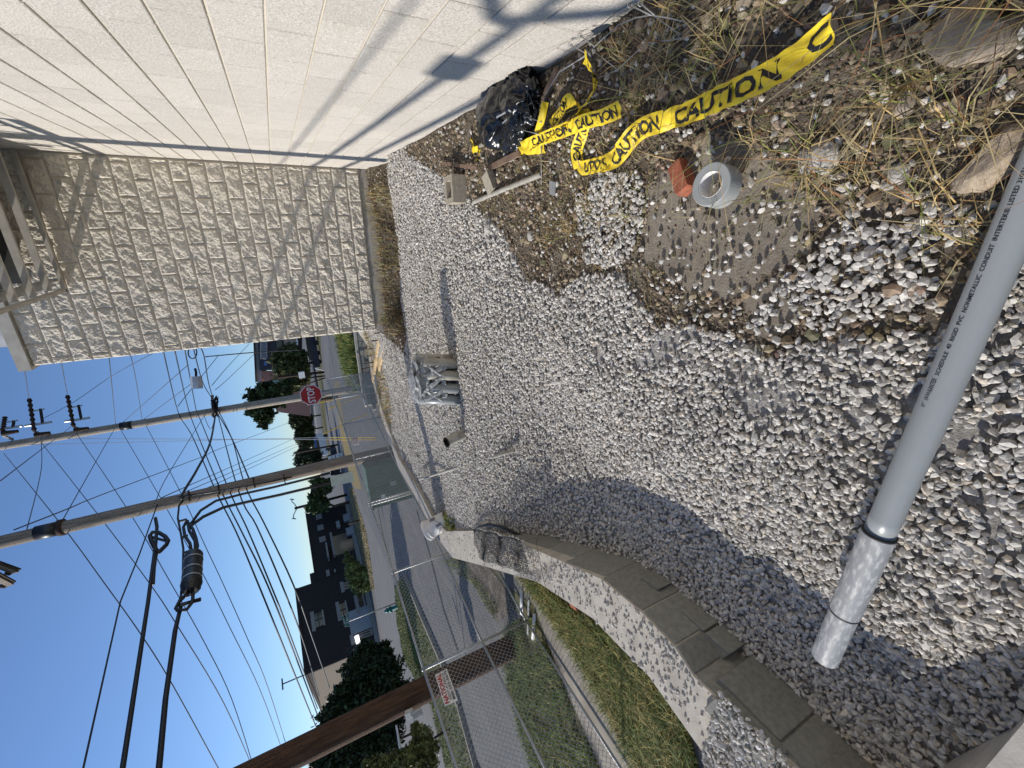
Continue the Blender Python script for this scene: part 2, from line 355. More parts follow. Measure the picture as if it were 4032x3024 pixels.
# ------------------------------------------------------------------ outside ground
sheet('street', [(-900, -300), (300, -300), (300, 900), (-900, 900)], ST, M_asph)
def gp(*pts): return [G(x, y, ST)[:2] for x, y in pts]

# ------------------------------------------------------------------ block building
DXW = .772; DYW = 7.72; TOPZ = 4.60; Z0 = .12; CH = .2036; BL = .4064
bld = thing('block_building', (DXW, DYW, 0), 'pale concrete block building with one smooth wall and one split-face wall meeting in a corner', 'building')
mb = MB(); mb.box((DXW+.13, (DYW-1.2)/2, 2.6), (.24, DYW+1.2, 6.6)); wr = obj('smooth_wall', mb, M_mortar, bld)
mb = MB(); mb.box(((DXW-1.813)/2+.01, DYW+.14, (Z0+TOPZ)/2), (DXW+1.813+.02, .24, TOPZ-Z0)); wl_ = obj('rough_wall', mb, M_mortar, bld)
# smooth blocks
def bevbox(sx, sy, sz, c=.006):
    # box with a chamfered outer (-x) face
    x0, x1 = -sx/2, sx/2; y, z = sy/2, sz/2
    Vv = [(x1, -y, -z), (x1, y, -z), (x1, y, z), (x1, -y, z), (x0+c, -y, -z), (x0+c, y, -z), (x0+c, y, z), (x0+c, -y, z), (x0, -y+c, -z+c), (x0, y-c, -z+c), (x0, y-c, z-c), (x0, -y+c, z-c)]
    Fv = [(0, 1, 2, 3), (0, 4, 5, 1), (1, 5, 6, 2), (2, 6, 7, 3), (3, 7, 4, 0), (4, 8, 9, 5), (5, 9, 10, 6), (6, 10, 11, 7), (7, 11, 8, 4), (8, 11, 10, 9)]
    return MB().add(Vv, Fv)
bm_s = bevbox(.05, BL-.010, CH-.010, .004).mesh('block', M_smooth)
bm_s2 = bevbox(.05, BL/2-.010, CH-.010, .004).mesh('block', M_smooth)
cand = []
rows = range(-1, 23)
for k in rows:
    zc = Z0+CH*(k+.5)
    off = 2.886 if k % 2 == 1 else 2.886-BL/2   # head joints at z .85 (course 3)
    j0 = int((-.6-off)/BL)-1
    for j in range(j0, 40):
        y0 = off+j*BL; y1 = y0+BL
        if y1 < -.6: continue
        y1c = min(y1, DYW-.012)
        if y1c-y0 < .06: continue
        me = bm_s if y1c == y1 else bevbox(.05, y1c-y0-.010, CH-.010, .004).mesh('block', M_smooth)
        ym = (y0+y1c)/2; px, py = proj((DXW, ym, zc)) if ym > .35 else (9999, -9999)
        vis = (-150 < px < 4100 and py > -200)
        dist = math.hypot(ym, zc-1.45)
        cand.append((not vis, dist, me, ym, zc))
cand.sort(key=lambda t: t[:2])
rest = MB()
for i, (nv, d, me, ym, zc) in enumerate(cand):
    x = DXW+.025+random.uniform(-.0012, .0012)
    if i < 300:
        link('block', me, wr, None, (x, ym, zc))
    else:
        if nv and d > 9: continue
        Vv = np.array([v.co[:] for v in me.vertices])+np.array([x, ym, zc]); rest.add(Vv, [tuple(p.vertices) for p in me.polygons])
obj('blocks_beyond', rest, M_smooth, wr, 'stuff')
# split-face blocks
def splitblock(wid, hei, seed, nx=44, ny=22):
    a = vnoise(nx, ny, 3, 2, seed)*.9+vnoise(nx, ny, 7, 4, seed+1)*.6+vnoise(nx, ny, 15, 8, seed+2)*.42+vnoise(nx, ny, 28, 14, seed+3)*.28
    a = (a-a.min())/(a.max()-a.min())
    ex = np.minimum(np.linspace(0, 1, nx), 1-np.linspace(0, 1, nx))*wid; ey = np.minimum(np.linspace(0, 1, ny), 1-np.linspace(0, 1, ny))*hei
    e = np.minimum(ex[None, :], ey[:, None]); a = a*np.clip(e/.016, 0.05, 1)
    X, Z = np.meshgrid(np.linspace(-wid/2, wid/2, nx), np.linspace(-hei/2, hei/2, ny)); Y = -.004-.036*a
    Vv = np.stack([X.ravel(), Y.ravel(), Z.ravel()], 1).tolist(); n = nx*ny
    Fv = [(j*nx+i, j*nx+i+1, (j+1)*nx+i+1, (j+1)*nx+i) for j in range(ny-1) for i in range(nx-1)]
    # rim back to wall
    ring = [i for i in range(nx)]+[j*nx+nx-1 for j in range(1, ny)]+[(ny-1)*nx+i for i in range(nx-2, -1, -1)]+[j*nx for j in range(ny-2, 0, -1)]
    for r_ in ring: Vv.append([Vv[r_][0], .035, Vv[r_][2]])
    m_ = len(ring)
    for i in range(m_): Fv.append((ring[(i+1) % m_], ring[i], n+i, n+(i+1) % m_))
    return MB().add(Vv, Fv).mesh('block', M_rough)
full = [splitblock(BL-.012, CH-.012, 100+7*i) for i in range(9)]
XL = -1.833
for k in range(22):
    zc = Z0+CH*(k+.5)
    off = .694-4*BL*2 if k % 2 == 0 else .694-4*BL*2+BL/2
    for j in range(12):
        x0 = off+j*BL; x1 = x0+BL
        if x1 <= XL+.05 or x0 >= DXW-.03: continue
        a0 = max(x0, XL); a1 = min(x1, DXW-.012)
        if a1-a0 < .05: continue
        me = random.choice(full) if a1-a0 > BL-.004 else splitblock(a1-a0-.012, CH-.012, 300+k*3+j, max(8, int(44*(a1-a0)/BL)), 22)
        o = link('block', me, wl_, None, ((a0+a1)/2, DYW+.022, zc))
        if a1-a0 > BL-.004 and random.random() < .5:
            o.rotation_euler = (0, math.pi, 0)
obj('footing', MB().box(((DXW+XL)/2, DYW+.14, -.2), (DXW-XL+.05, .22, .63)), M_conc, bld)
obj('coping', MB().box(((DXW+XL)/2-.02, DYW+.12, TOPZ+.065), (DXW-XL+.04, .34, .13)), M_steel, bld)
obj('fascia', MB().box((.2, DYW+.75, 5.35), (3.6, .9, 1.1)), M_fascia, bld)
# side return of the rough wall (unseen end of the wall, keeps it solid)
obj('end_wall', MB().box((XL+.11, DYW+2.2, 2.3), (.2, 4.0, 4.6)), M_rough, bld)
# canopy
can = thing('steel_canopy', (-.05, 6.9, 3.98), 'slatted steel canopy under the eaves, fixed in the corner of the two block walls', 'canopy')
zc0, zc1 = 3.98, 4.24; xa, xb = -.88, DXW-.01; ya, yb = 5.2, DYW-.03
for nm, c, s_ in (('edge_beam', ((xa+xb)/2, yb-.02, zc0+.02), (xb-xa, .04, .04)), ('edge_beam', (xa+.015, (ya+yb)/2, zc0+.04), (.03, yb-ya, .08)), ('edge_beam', ((xa+xb)/2, ya, zc0+.1), (xb-xa, .03, .2))):
    obj(nm, MB().box(c, s_), M_steel, can)
for i in range(5):
    obj('slat', MB().box(((xa+xb)/2+.03, 7.32-.42*i, zc0+.05), (xb-xa-.06, .035, .07)), M_steel, can)
obj('deck', MB().box(((xa+xb)/2+.1, (ya+yb)/2, zc1+.22), (xb-xa-.2, yb-ya, .02)), M_dsteel, can)
obj('gutter', MB().box((xa+.12, (ya+yb)/2, zc0+.12), (.10, yb-ya-.05, .02)), M_galv, can)
for i in range(3):
    obj('joist', MB().box(((xa+xb)/2, 7.5-.55*i, zc1+.09), (xb-xa-.3, .14, .18)), M_dsteel, can)

# ------------------------------------------------------------------ retaining wall
rw = thing('retaining_wall', (-2.2, 1.5, 0), 'curving concrete retaining wall with pebble-strewn pale top beside the gravel', 'wall')
n = len(IE); seg = []
def curb(i0, i1, name, m, parent):
    mb = MB(); Vv = []; Fv = []
    for i in range(i0, i1+1):
        a, b = IE[i], OE[i]
        Vv += [(a[0], a[1], a[2]-.5), (a[0], a[1], a[2]), (b[0], b[1], b[2]), (b[0], b[1], ST-.05), ]
    for i in range(i1-i0):
        b0 = i*4
        Fv += [(b0, b0+4, b0+5, b0+1), (b0+1, b0+5, b0+6, b0+2), (b0+2, b0+6, b0+7, b0+3)]
    e = (i1-i0)*4; Fv += [(0, 1, 2, 3), (e+3, e+2, e+1, e)]
    return obj(name, mb.add(Vv, Fv), m, parent)
curb(3, 13, 'wall_top', M_slab, rw); curb(13, n-1, 'far_curb', M_conc, rw); curb(0, 3, 'corner_top', M_conc, rw)
def blk(name, p0, p1, wid, ztop, h, m, parent, inset=0.0):
    p0 = np.array(p0); p1 = np.array(p1); d = p1-p0; L_ = np.linalg.norm(d); d /= L_; nrm = np.array([-d[1], d[0]])
    a = p0; b = p1; c = p1+nrm*wid; e = p0+nrm*wid
    o_ = obj(name, prism([a, b, c, e], ztop-h, ztop), m, parent)
    bv = o_.modifiers.new('bevel', 'BEVEL'); bv.width = .006; bv.segments = 2
    return o_
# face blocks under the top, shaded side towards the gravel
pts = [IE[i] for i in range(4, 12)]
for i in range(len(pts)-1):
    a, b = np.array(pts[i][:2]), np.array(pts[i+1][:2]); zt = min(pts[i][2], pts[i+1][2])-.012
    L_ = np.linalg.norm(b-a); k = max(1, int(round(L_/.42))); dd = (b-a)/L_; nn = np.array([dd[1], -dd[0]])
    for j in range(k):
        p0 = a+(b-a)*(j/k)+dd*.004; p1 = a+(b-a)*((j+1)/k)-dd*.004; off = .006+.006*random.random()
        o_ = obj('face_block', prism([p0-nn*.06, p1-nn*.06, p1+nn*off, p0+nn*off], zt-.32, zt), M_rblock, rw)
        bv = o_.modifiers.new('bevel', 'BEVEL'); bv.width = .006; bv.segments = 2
def pixblock(name, corners, z, h, m, parent):
    P_ = [G(x, y, z)[:2] for x, y in corners]
    ar = sum(P_[i][0]*P_[(i+1) % 4][1]-P_[(i+1) % 4][0]*P_[i][1] for i in range(len(P_)) if len(P_) == 4)
    if len(P_) == 4 and ar < 0: P_ = P_[::-1]
    o_ = obj(name, prism(P_, z-h, z), m, parent); bv = o_.modifiers.new('bevel', 'BEVEL'); bv.width = .005; bv.segments = 2; return o_
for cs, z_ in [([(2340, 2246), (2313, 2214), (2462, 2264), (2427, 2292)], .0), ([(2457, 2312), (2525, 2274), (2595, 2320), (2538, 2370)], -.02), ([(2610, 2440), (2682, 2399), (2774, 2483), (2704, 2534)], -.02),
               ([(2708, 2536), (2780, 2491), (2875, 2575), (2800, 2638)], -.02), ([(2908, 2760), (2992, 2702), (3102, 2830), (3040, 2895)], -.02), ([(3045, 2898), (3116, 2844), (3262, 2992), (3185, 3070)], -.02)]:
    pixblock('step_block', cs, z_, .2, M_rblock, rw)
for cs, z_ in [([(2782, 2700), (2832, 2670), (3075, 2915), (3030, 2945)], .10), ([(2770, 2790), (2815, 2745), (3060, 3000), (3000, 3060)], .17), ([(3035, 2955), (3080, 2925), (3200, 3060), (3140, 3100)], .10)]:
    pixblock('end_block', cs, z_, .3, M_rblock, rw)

# ------------------------------------------------------------------ gravel
ico = None
def rockmesh(seed, flat=.6):
    r = np.random.default_rng(seed)
    p = (1+5**.5)/2
    Vv = np.array([(-1, p, 0), (1, p, 0), (-1, -p, 0), (1, -p, 0), (0, -1, p), (0, 1, p), (0, -1, -p), (0, 1, -p), (p, 0, -1), (p, 0, 1), (-p, 0, -1), (-p, 0, 1)], float)
    Vv /= np.linalg.norm(Vv[0]); Fv = [(0, 11, 5), (0, 5, 1), (0, 1, 7), (0, 7, 10), (0, 10, 11), (1, 5, 9), (5, 11, 4), (11, 10, 2), (10, 7, 6), (7, 1, 8), (3, 9, 4), (3, 4, 2), (3, 2, 6), (3, 6, 8), (3, 8, 9), (4, 9, 5), (2, 4, 11), (6, 2, 10), (8, 6, 7), (9, 8, 1)]
    Vv = Vv*(1+r.uniform(-.28, .22, (12, 1)))+r.uniform(-.14, .14, (12, 3))
    Vv *= np.array([1, r.uniform(.6, .85), r.uniform(flat-.15, flat+.15)]); return Vv, np.array(Fv)
RV = [rockmesh(i) for i in range(24)]
OCT = [np.array([(1, 0, 0), (-1, 0, 0), (0, .8, 0), (0, -.8, 0), (0, 0, .6), (0, 0, -.6)])+np.random.default_rng(900+i).uniform(-.25, .25, (6, 3)) for i in range(12)]
OF = np.array([(0, 2, 4), (2, 1, 4), (1, 3, 4), (3, 0, 4), (2, 0, 5), (1, 2, 5), (3, 1, 5), (0, 3, 5)])
def scatter(name, P, size, m, tint, low=False, tilt=.5, kind='stuff'):
    N = len(P)
    if N == 0: return
    VV = []; FF = []; CC = []; base = 0
    a = rng.uniform(0, 2*np.pi, N); t1 = rng.normal(0, tilt, N); t2 = rng.normal(0, tilt, N)
    ca, sa = np.cos(a), np.sin(a); c1, s1 = np.cos(t1), np.sin(t1); c2, s2 = np.cos(t2), np.sin(t2)
    vi = rng.integers(0, len(OCT) if low else len(RV), N)
    for k in range(len(OCT) if low else len(RV)):
        sel = np.where(vi == k)[0]
        if len(sel) == 0: continue
        Vt, Ft = (OCT[k], OF) if low else RV[k]
        X = Vt[None, :, :]*size[sel][:, None, None]*.5
        x, y, z = X[..., 0], X[..., 1], X[..., 2]
        y, z = c1[sel][:, None]*y-s1[sel][:, None]*z, s1[sel][:, None]*y+c1[sel][:, None]*z
        x, z = c2[sel][:, None]*x-s2[sel][:, None]*z, s2[sel][:, None]*x+c2[sel][:, None]*z
        x, y = ca[sel][:, None]*x-sa[sel][:, None]*y, sa[sel][:, None]*x+ca[sel][:, None]*y
        W_ = np.stack([x, y, z], -1)+P[sel][:, None, :]
        nv = Vt.shape[0]; VV.append(W_.reshape(-1, 3)); FF.append((Ft[None]+(np.arange(len(sel))*nv)[:, None, None]+base).reshape(-1, 3)); base += nv*len(sel)
        CC.append(np.repeat(tint[sel], nv, axis=0))
    VV = np.concatenate(VV); FF = np.concatenate(FF); CC = np.concatenate(CC)
    me = bpy.data.meshes.new(name); me.vertices.add(len(VV)); me.vertices.foreach_set('co', VV.ravel().astype(np.float32))
    me.loops.add(FF.size); me.loops.foreach_set('vertex_index', FF.ravel().astype(np.int32))
    me.polygons.add(len(FF)); me.polygons.foreach_set('loop_start', (np.arange(len(FF))*3).astype(np.int32)); me.polygons.foreach_set('loop_total', np.full(len(FF), 3, np.int32))
    ca_ = me.color_attributes.new('tint', 'FLOAT_COLOR', 'POINT'); ca_.data.foreach_set('color', np.hstack([CC, np.ones((len(CC), 1))]).ravel().astype(np.float32))
    me.materials.append(m); me.update(calc_edges=True); me.polygons.foreach_set('use_smooth', [False]*len(FF))
    return link(name, me, None, kind)
def gtint(N, warm=.25):
    b = np.clip(rng.normal(.92, .17, N), .45, 1.25); wm = (rng.random(N) < warm)*rng.uniform(.05, .25, N)
    return np.stack([b, b*(1-wm*.35), b*(1-wm*.8)], 1)
def lotpts(N, x0, x1, y0, y1):
    x = rng.uniform(x0, x1, N); y = rng.uniform(y0, y1, N)
    k = inpoly(x, y, LOTI) & (x < .76) & (y < 7.6) | ((x < -1.9) & (y >= 7.6) & inpoly(x, y, [p[:2] for p in IE]+[(-1.0, 5)]))
    return x[k], y[k]
def gravel(name, n, box, dmin, dmax, smin, smax, low, layers=2):
    x, y = lotpts(n, *box); d = np.hypot(x, y); k = (d >= dmin) & (d < dmax)
    x, y = x[k], y[k]; dm_ = dirtmask(x, y); k = rng.random(len(x)) < graveldens(x, y)
    x, y = x[k], y[k]; N = len(x)
    s = rng.gamma(6, 1, N)/6*(smax-smin)*.5+smin; s = np.clip(s, smin, smax)
    z = Hh(x, y)+rng.uniform(.0, .016, N)+s*.08
    scatter(name, np.stack([x, y, z], 1), s, M_stone, gtint(N), low)
    return
gravel('gravel_near', 52000, (-2.2, .76, -.2, 2.6), 0, 2.4, .011, .036, False)
gravel('gravel_middle', 48000, (-3.6, .76, 0.6, 4.6), 2.4, 4.6, .014, .038, False)
gravel('gravel_far', 110000, (-4.9, .76, 1.5, 10.3), 4.6, 12, .022, .046, True)
# loose chips, clods and stones on the soil
def soilbits(name, n, smin, smax, m, tintf, dens, ymax=5.8):
    x, y = lotpts(n, -.6, .76, -.1, ymax); k = rng.random(len(x)) < dirtmask(x, y)*dens*np.where(sandmask(x, y), .12, 1)
    x, y = x[k], y[k]; N = len(x); s = rng.gamma(2.5, 1, N)/2.5*(smax-smin)*.4+smin; s = np.clip(s, smin, smax)
    scatter(name, np.stack([x, y, Hh(x, y)+s*.12], 1), s, m, tintf(N))
def ctint(N): b = rng.uniform(.5, 1.35, (N, 1)); return np.clip(b*np.array([1, .92, .82])+rng.normal(0, .04, (N, 3)), .2, 1.7)
soilbits('soil_chips', 60000, .005, .022, M_clod, ctint, .9)
soilbits('soil_stones', 3600, .018, .06, M_clod, lambda N: ctint(N)*1.2, .8)
soilbits('stray_gravel', 900, .012, .03, M_stone, lambda N: gtint(N), .8)
# trench and dirt behind
x = rng.uniform(-1.9, .76, 9000); y = rng.uniform(5.9, 7.7, 9000); N = len(x)
scatter('trench_dirt', np.stack([x, y, Hh(x, y)+.004], 1), rng.uniform(.01, .045, N), M_clod, ctint(N)*.95, True)
# pebbles on the wall top
t = rng.random(2600)*9.5+4; i0 = np.minimum(t.astype(int), 13); fr = t-i0; a = np.array(IE); b = np.array(OE); uu = rng.random(len(t))
dn = .35+.6*np.exp(-((t-9.9)/1.0)**2)+.9*(t < 5.4)+.4*np.exp(-((t-7)/.8)**2)*(1-uu)
k = rng.random(len(t)) < dn*(.45+.5*(1-uu))
pa = a[i0]*(1-fr)[:, None]+a[np.minimum(i0+1, 19)]*fr[:, None]; pb = b[i0]*(1-fr)[:, None]+b[np.minimum(i0+1, 19)]*fr[:, None]
P = (pa*(1-uu)[:, None]*.97+pb*uu[:, None]*.97+(pa+pb)/2*.03)[k]; s = rng.uniform(.008, .026, len(P)); P[:, 2] += s*.15
scatter('wall_top_pebbles', P, s, M_stone, gtint(len(P))*.95)
# heap of gravel at the near end of the wall top
N = 1500; x = rng.uniform(-2.2, -1.76, N); y = rng.uniform(.1, .62, N)
scatter('gravel_on_wall_end', np.stack([x, y, .155+rng.uniform(0, .02, N)], 1), rng.uniform(.014, .032, N), M_stone, gtint(N))
# ------------------------------------------------------------------ poles, cables
def polexy(px, py, d): p = PD(px, py, d); return p[0], p[1]
P1 = np.array([-7.42, 4.94]); P2 = np.array([-7.0, 12.5]); P3 = np.array([-8.70, 23.35])
def pole(xy, r0, r1, h, m, label, lean=0.0):
    t = thing('utility_pole', (xy[0], xy[1], ST), label, 'utility pole', None)
    pts = []; rr = []
    for i in range(15):
        f_ = i/14; z = ST-.3+(h+.3)*f_
        pts.append((xy[0]+.015*math.sin(f_*5), xy[1]+.015*math.cos(f_*4), z)); rr.append(r0+(r1-r0)*f_)
    obj('shaft', MB().tube(pts, rr, 20), m, t, None, True); return t
u1 = pole(P1, .205, .17, 12.0, M_bpole, 'thick brown treated utility pole rising close behind the chain link fence')
u2 = pole(P2, .185, .14, 12.5, M_pole, 'weathered grey utility pole with black cables running down it beside the green cabinet')
u3 = pole(P3, .20, .15, 15.5, M_pole3, 'pale utility pole behind the stop sign with three switches near its top')
def hd(xy): return math.hypot(xy[0], xy[1])
d1, d2, d3 = hd(P1), hd(P2), hd(P3)
def at_pole(px, py, xy): return PD(px, py, hd(xy))
# bands and fittings
def band(par, xy, px0, px1, r, m, nm='band'):
    z0 = at_pole(*px0, xy)[2]; z1 = at_pole(*px1, xy)[2]
    obj(nm, MB().tube([(xy[0], xy[1], z0), (xy[0], xy[1], z1)], r, 20), m, par, None, True)
band(u2, P2, (235, 2082), (142, 2100), .172, M_black, 'black_sleeve')
band(u3, P3, (522, 1672), (474, 1680), .182, M_black, 'black_sleeve')
band(u2, P2, (255, 2080), (232, 2085), .20, M_iron, 'clamp')
# crossarms of the middle pole
for cxp, cyp, L_ in ((-12, 2185, 2.6), (-40, 2240, 2.6)):
    c = PD(cxp, cyp, d2*.97)
    e = PD(62 if cxp > -20 else 42, 2248 if cxp > -20 else 2298, d2*1.13)
    dd = e-np.array([P2[0], P2[1], e[2]]); dd = dd/np.linalg.norm(dd)
    s0 = np.array([P2[0], P2[1], e[2]])-dd*1.2; mid = (s0+e)/2; Lh = np.linalg.norm(e-s0)
    obj('crossarm', MB().box(mid, (Lh, .11, .13), frame(dd)), M_pole, u2)
    obj('steel_brace', MB().box(mid+np.array([0, 0, -.09]), (Lh*.98, .04, .05), frame(dd)), M_iron, u2)
    obj('insulator', MB().tube([e+np.array([0, 0, .05]), e+np.array([0, 0, .12]), e+np.array([0, 0, .2])], [.05, .08, .04], 10), M_iron, u2)
# risers on the middle pole
def riser(pixs, r, nm='riser'):
    pts = []
    for px, py, off in pixs:
        p = PD(px, py, d2-.22-off); pts.append(p)
    obj(nm, MB().tube(pts, r, 10), M_black, u2, None, True)
riser([(752, 2062, .35), (790, 2010, .12), (850, 1972, .0), (960, 1944, 0), (1080, 1918, 0), (1200, 1888, 0), (1300, 1862, 0)], .035)
riser([(752, 2070, .4), (800, 2035, .2), (880, 1998, .0), (980, 1975, 0), (1100, 1949, 0), (1200, 1925, 0), (1318, 1898, 0)], .04)
riser([(700, 1958, 0), (850, 1935, .0), (1000, 1910, 0), (1150, 1878, 0)], .02)
def boxat(nm, p, size, m, par, rz=0.0): return obj(nm, MB().box(p, size, rotz(rz)), m, par)
mp = PD(1347, 1886, d2-.35); boxat('meter_box', mp, (.30, .22, .62), M_pale, u2, math.atan2(P2[1], P2[0])+math.pi/2)
for px, py in ((745, 1952), (862, 1925), (1000, 1900), (1120, 1886)):
    p = PD(px, py, d2-.16); obj('strap', MB().box(p, (.3, .12, .02), rotz(math.atan2(P2[1], P2[0])+math.pi/2)), M_iron, u2)
# switches and insulators of the far pole
def switchset(o, a, b, foot):
    o = thing('line_switch', PD(*a, d3-.5), o, 'line switch', 'switches hung on the pale pole')
    A = PD(*a, d3-.8); B = PD(*b, d3-.7); Fp = at_pole(*foot, P3)
    n_ = 7; pts = []; rr = []
    for i in range(n_*2+1):
        f_ = i/(n_*2); pts.append(A+(B-A)*f_); rr.append(.09 if i % 2 else .045)
    obj('insulator', MB().tube(pts, rr, 8), M_iron, o, None, True)
    side = np.array([.0, .0, -.28])
    obj('fuse_tube', MB().tube([A+(B-A)*.35+side, A+(B-A)*.82+side], .05, 8), M_black, o)
    obj('hook', MB().tube([A+(B-A)*.4, A+(B-A)*.38+side*1.4], .03, 6), M_galv, o)
    obj('crossbar', MB().tube([A+(B-A)*.80+np.array([0, 0, .25]), A+(B-A)*.80+np.array([0, 0, -.55])], .05, 6), M_galv, o)
    obj('bracket', MB().tube([B, (B+Fp)/2+np.array([0, 0, .1]), Fp], .055, 6), M_galv, o)
    obj('clamp_stack', MB().tube([B+(B-A)*.12, B+(B-A)*.12+np.array([0, 0, -.45])], [.11, .07], 8), M_iron, o)
switchset('hanging switch and insulator nearest the tip of the pale pole', (20, 1640), (10, 1700), (50, 1730))
switchset('middle one of the switch and insulator sets on the pale pole', (115, 1568), (135, 1698), (200, 1712))
switchset('lowest switch and insulator set on the pale pole, farthest from its tip', (265, 1555), (290, 1680), (350, 1690))
NW = [0]
def cable(pixs, r, label, m=None, name='overhead_cable', grp=None, n=5, sag=0.0):
    """pixs: (px, py, horizontal distance)"""
    pts = [PD(a, b, d) for a, b, d in pixs]
    if sag and len(pts) == 2:
        pts = [pts[0]+(pts[1]-pts[0])*t-np.array([0, 0, sag*4*t*(1-t)]) for t in np.linspace(0, 1, 9)]
    # smooth by catmull
    if len(pts) > 2:
        out = []
        for i in range(len(pts)-1):
            p0 = pts[max(i-1, 0)]; p1 = pts[i]; p2 = pts[i+1]; p3 = pts[min(i+2, len(pts)-1)]
            for t in np.linspace(0, 1, 6)[:-1]:
                out.append(.5*((2*p1)+(-p0+p2)*t+(2*p0-5*p1+4*p2-p3)*t*t+(-p0+3*p1-3*p2+p3)*t**3))
        out.append(pts[-1]); pts = out
    o = obj(name, MB().tube(pts, r, n), m or M_wire, None, None, True); tag(o, label, 'cable', grp); return o
# the three near cables (in a plane about x = -7, running from the middle pole towards the viewer)
def near(pixs, r, label, X=-7.0, extra=None, name='overhead_cable'):
    pts = [PX(a, b, X) for a, b in pixs]
    e = pts[-1]+(pts[-1]-pts[-2])/np.linalg.norm(pts[-1]-pts[-2])*10.5; e[2] += .5; pts.append(e)
    o = obj(name, MB().tube(pts, r, 8), M_cable, None, None, True); tag(o, label, 'cable'); return o
near([(622, 1980), (547, 2188), (474, 2369), (328, 3024)], .014, 'thin aerial cable crossing the open sky, leftmost of the three thick black ones', -6.9)
near([(612, 2040), (618, 2075), (612, 2150), (583, 2370), (483, 3024)], .036, 'thick black aerial cable carrying the triangular snowshoe storage loop', -6.95)
near([(790, 2360), (714, 2380), (690, 2480), (652, 2750), (626, 3024)], .040, 'thick black aerial cable leaving the big black splice case')
# snowshoe loop
ss = thing('snowshoe_loop', PX(620, 2130, -6.95), 'triangular cable storage loop hanging on the black cable near the grey pole', 'cable loop')
lp = [(617, 2170), (596, 2130), (590, 2110), (600, 2096), (625, 2097), (650, 2112), (662, 2130), (655, 2145), (628, 2172), (617, 2178)]
obj('rim', MB().tube([PX(a, b, -6.95) for a, b in lp], .045, 8), M_cable, ss, None, True)
obj('spoke', MB().tube([PX(592, 2113, -6.95), PX(660, 2132, -6.95)], .03, 6), M_cable, ss)
obj('tail', MB().tube([PX(617, 2175, -6.95), PX(608, 2230, -6.95), PX(603, 2300, -6.95)], .03, 6), M_cable, ss, None, True)
s2l = thing('snowshoe_loop', (-6.95, .75, 4.1), 'second cable storage loop on the near end of the thick black cable', 'cable loop')
obj('rim', MB().tube([(-6.95, .45, 4.25), (-6.9, .1, 4.45), (-6.95, -.25, 4.4), (-6.95, -.4, 4.1), (-6.95, -.2, 3.8), (-6.9, .15, 3.85), (-6.95, .45, 4.25)], .05, 8), M_cable, s2l, None, True)
obj('coupler', MB().tube([(-6.95, 1.25, 4.2), (-6.95, .9, 4.2)], .11, 10), M_black, s2l, None, True)
# splice case with its loops
sp = thing('splice_case', PX(757, 2250, -6.95), 'big black cylindrical cable splice case hanging under the cables beside the grey pole', 'splice case')
a_, b_ = PX(763, 2182, -6.95), PX(752, 2320, -6.95); dd = b_-a_
obj('body', MB().tube([a_, a_+dd*.05, a_+dd*.82, a_+dd*.86, a_+dd], [.15, .175, .175, .19, .15], 20), M_black, sp, None, True)
obj('end_cap', MB().tube([a_+dd*.98, a_+dd*1.06], [.17, .11], 12), M_black, sp)
for f_ in (.2, .5, .75):
    obj('strap', MB().tube([a_+dd*f_, a_+dd*(f_+.03)], .183, 20), M_galv, sp)
for L_ in ([(735, 2052), (722, 2075), (728, 2110), (748, 2140), (756, 2182)], [(738, 2050), (745, 2090), (768, 2130), (770, 2182)], [(745, 2060), (760, 2085), (772, 2120), (778, 2150), (772, 2185)],
           [(752, 2320), (760, 2340), (758, 2370), (735, 2400), (700, 2405), (692, 2395), (705, 2370), (745, 2330)]):
    obj('cable_tail', MB().tube([PX(x_, y_, -6.95) for x_, y_ in L_], .032, 8), M_cable, sp, None, True)
obj('strand', MB().tube([PX(x_, y_, -6.95) for x_, y_ in [(722, 1970), (705, 1990), (700, 2040), (712, 2100), (722, 2160), (720, 2260), (712, 2350), (692, 2395)]], .022, 8), M_cable, sp, None, True)
for (x0, y0), (x1, y1) in (((705, 2053), (735, 2045)), ((716, 2116), (740, 2108)), ((722, 2178), (750, 2168)), ((714, 2352), (742, 2345)), ((708, 2388), (740, 2375))):
    obj('spacer', MB().tube([PX(x0, y0, -6.95), PX(x1, y1, -6.95)], .03, 6), M_black, sp)
# cables between the far pole and the viewer's side, and to the building
G_ = 'thin overhead wires crossing the sky'
T_ = iter(['wire from the top of the rough wall to the outer hanging switch', 'wire from the rough wall top to the middle hanging switch', 'plain wire from the rough wall edge to just above the black sleeve', 'wire with a small loop from the rough wall edge to just below the black sleeve', 'outermost long thin wire running from the pale pole top over the open sky', 'long thin wire from the middle switches crossing the grey pole above its sleeve', 'long thin wire from the lowest switch crossing behind the splice case cable', 'long faint wire leaving the pale pole at its black sleeve and passing the splice case', 'long wire leaving the pale pole below its sleeve, lowest of the long sky wires', 'short wire climbing from the lowest switch out past the sky edge', 'wire slanting from the black sleeve of the pale pole to the grey pole clamp', 'slack wire hanging from the middle switch to the grey pole crossarms', 'dark wire slanting from the cable knot side to the grey pole middle', 'very long thin line rising from the distant trees to the grey pole top', 'thin line rising from the distant trees to the grey pole, uppermost of three', 'thin line rising from the distant trees to the grey pole, middle of three', 'thin line rising from the distant trees to the grey pole, lowest of three', 'wire stepping from the rough wall edge across both outer switches', 'wire from the rough wall edge slanting up to the black sleeve', 'wire from the rough wall edge slanting up just below the black sleeve', 'twisted wire from the rough wall edge crossing beside the terminal box', 'wire slanting from the navy building roof to the cable knot', 'thin wire slanting past the navy building to the lower side of the cable knot'])
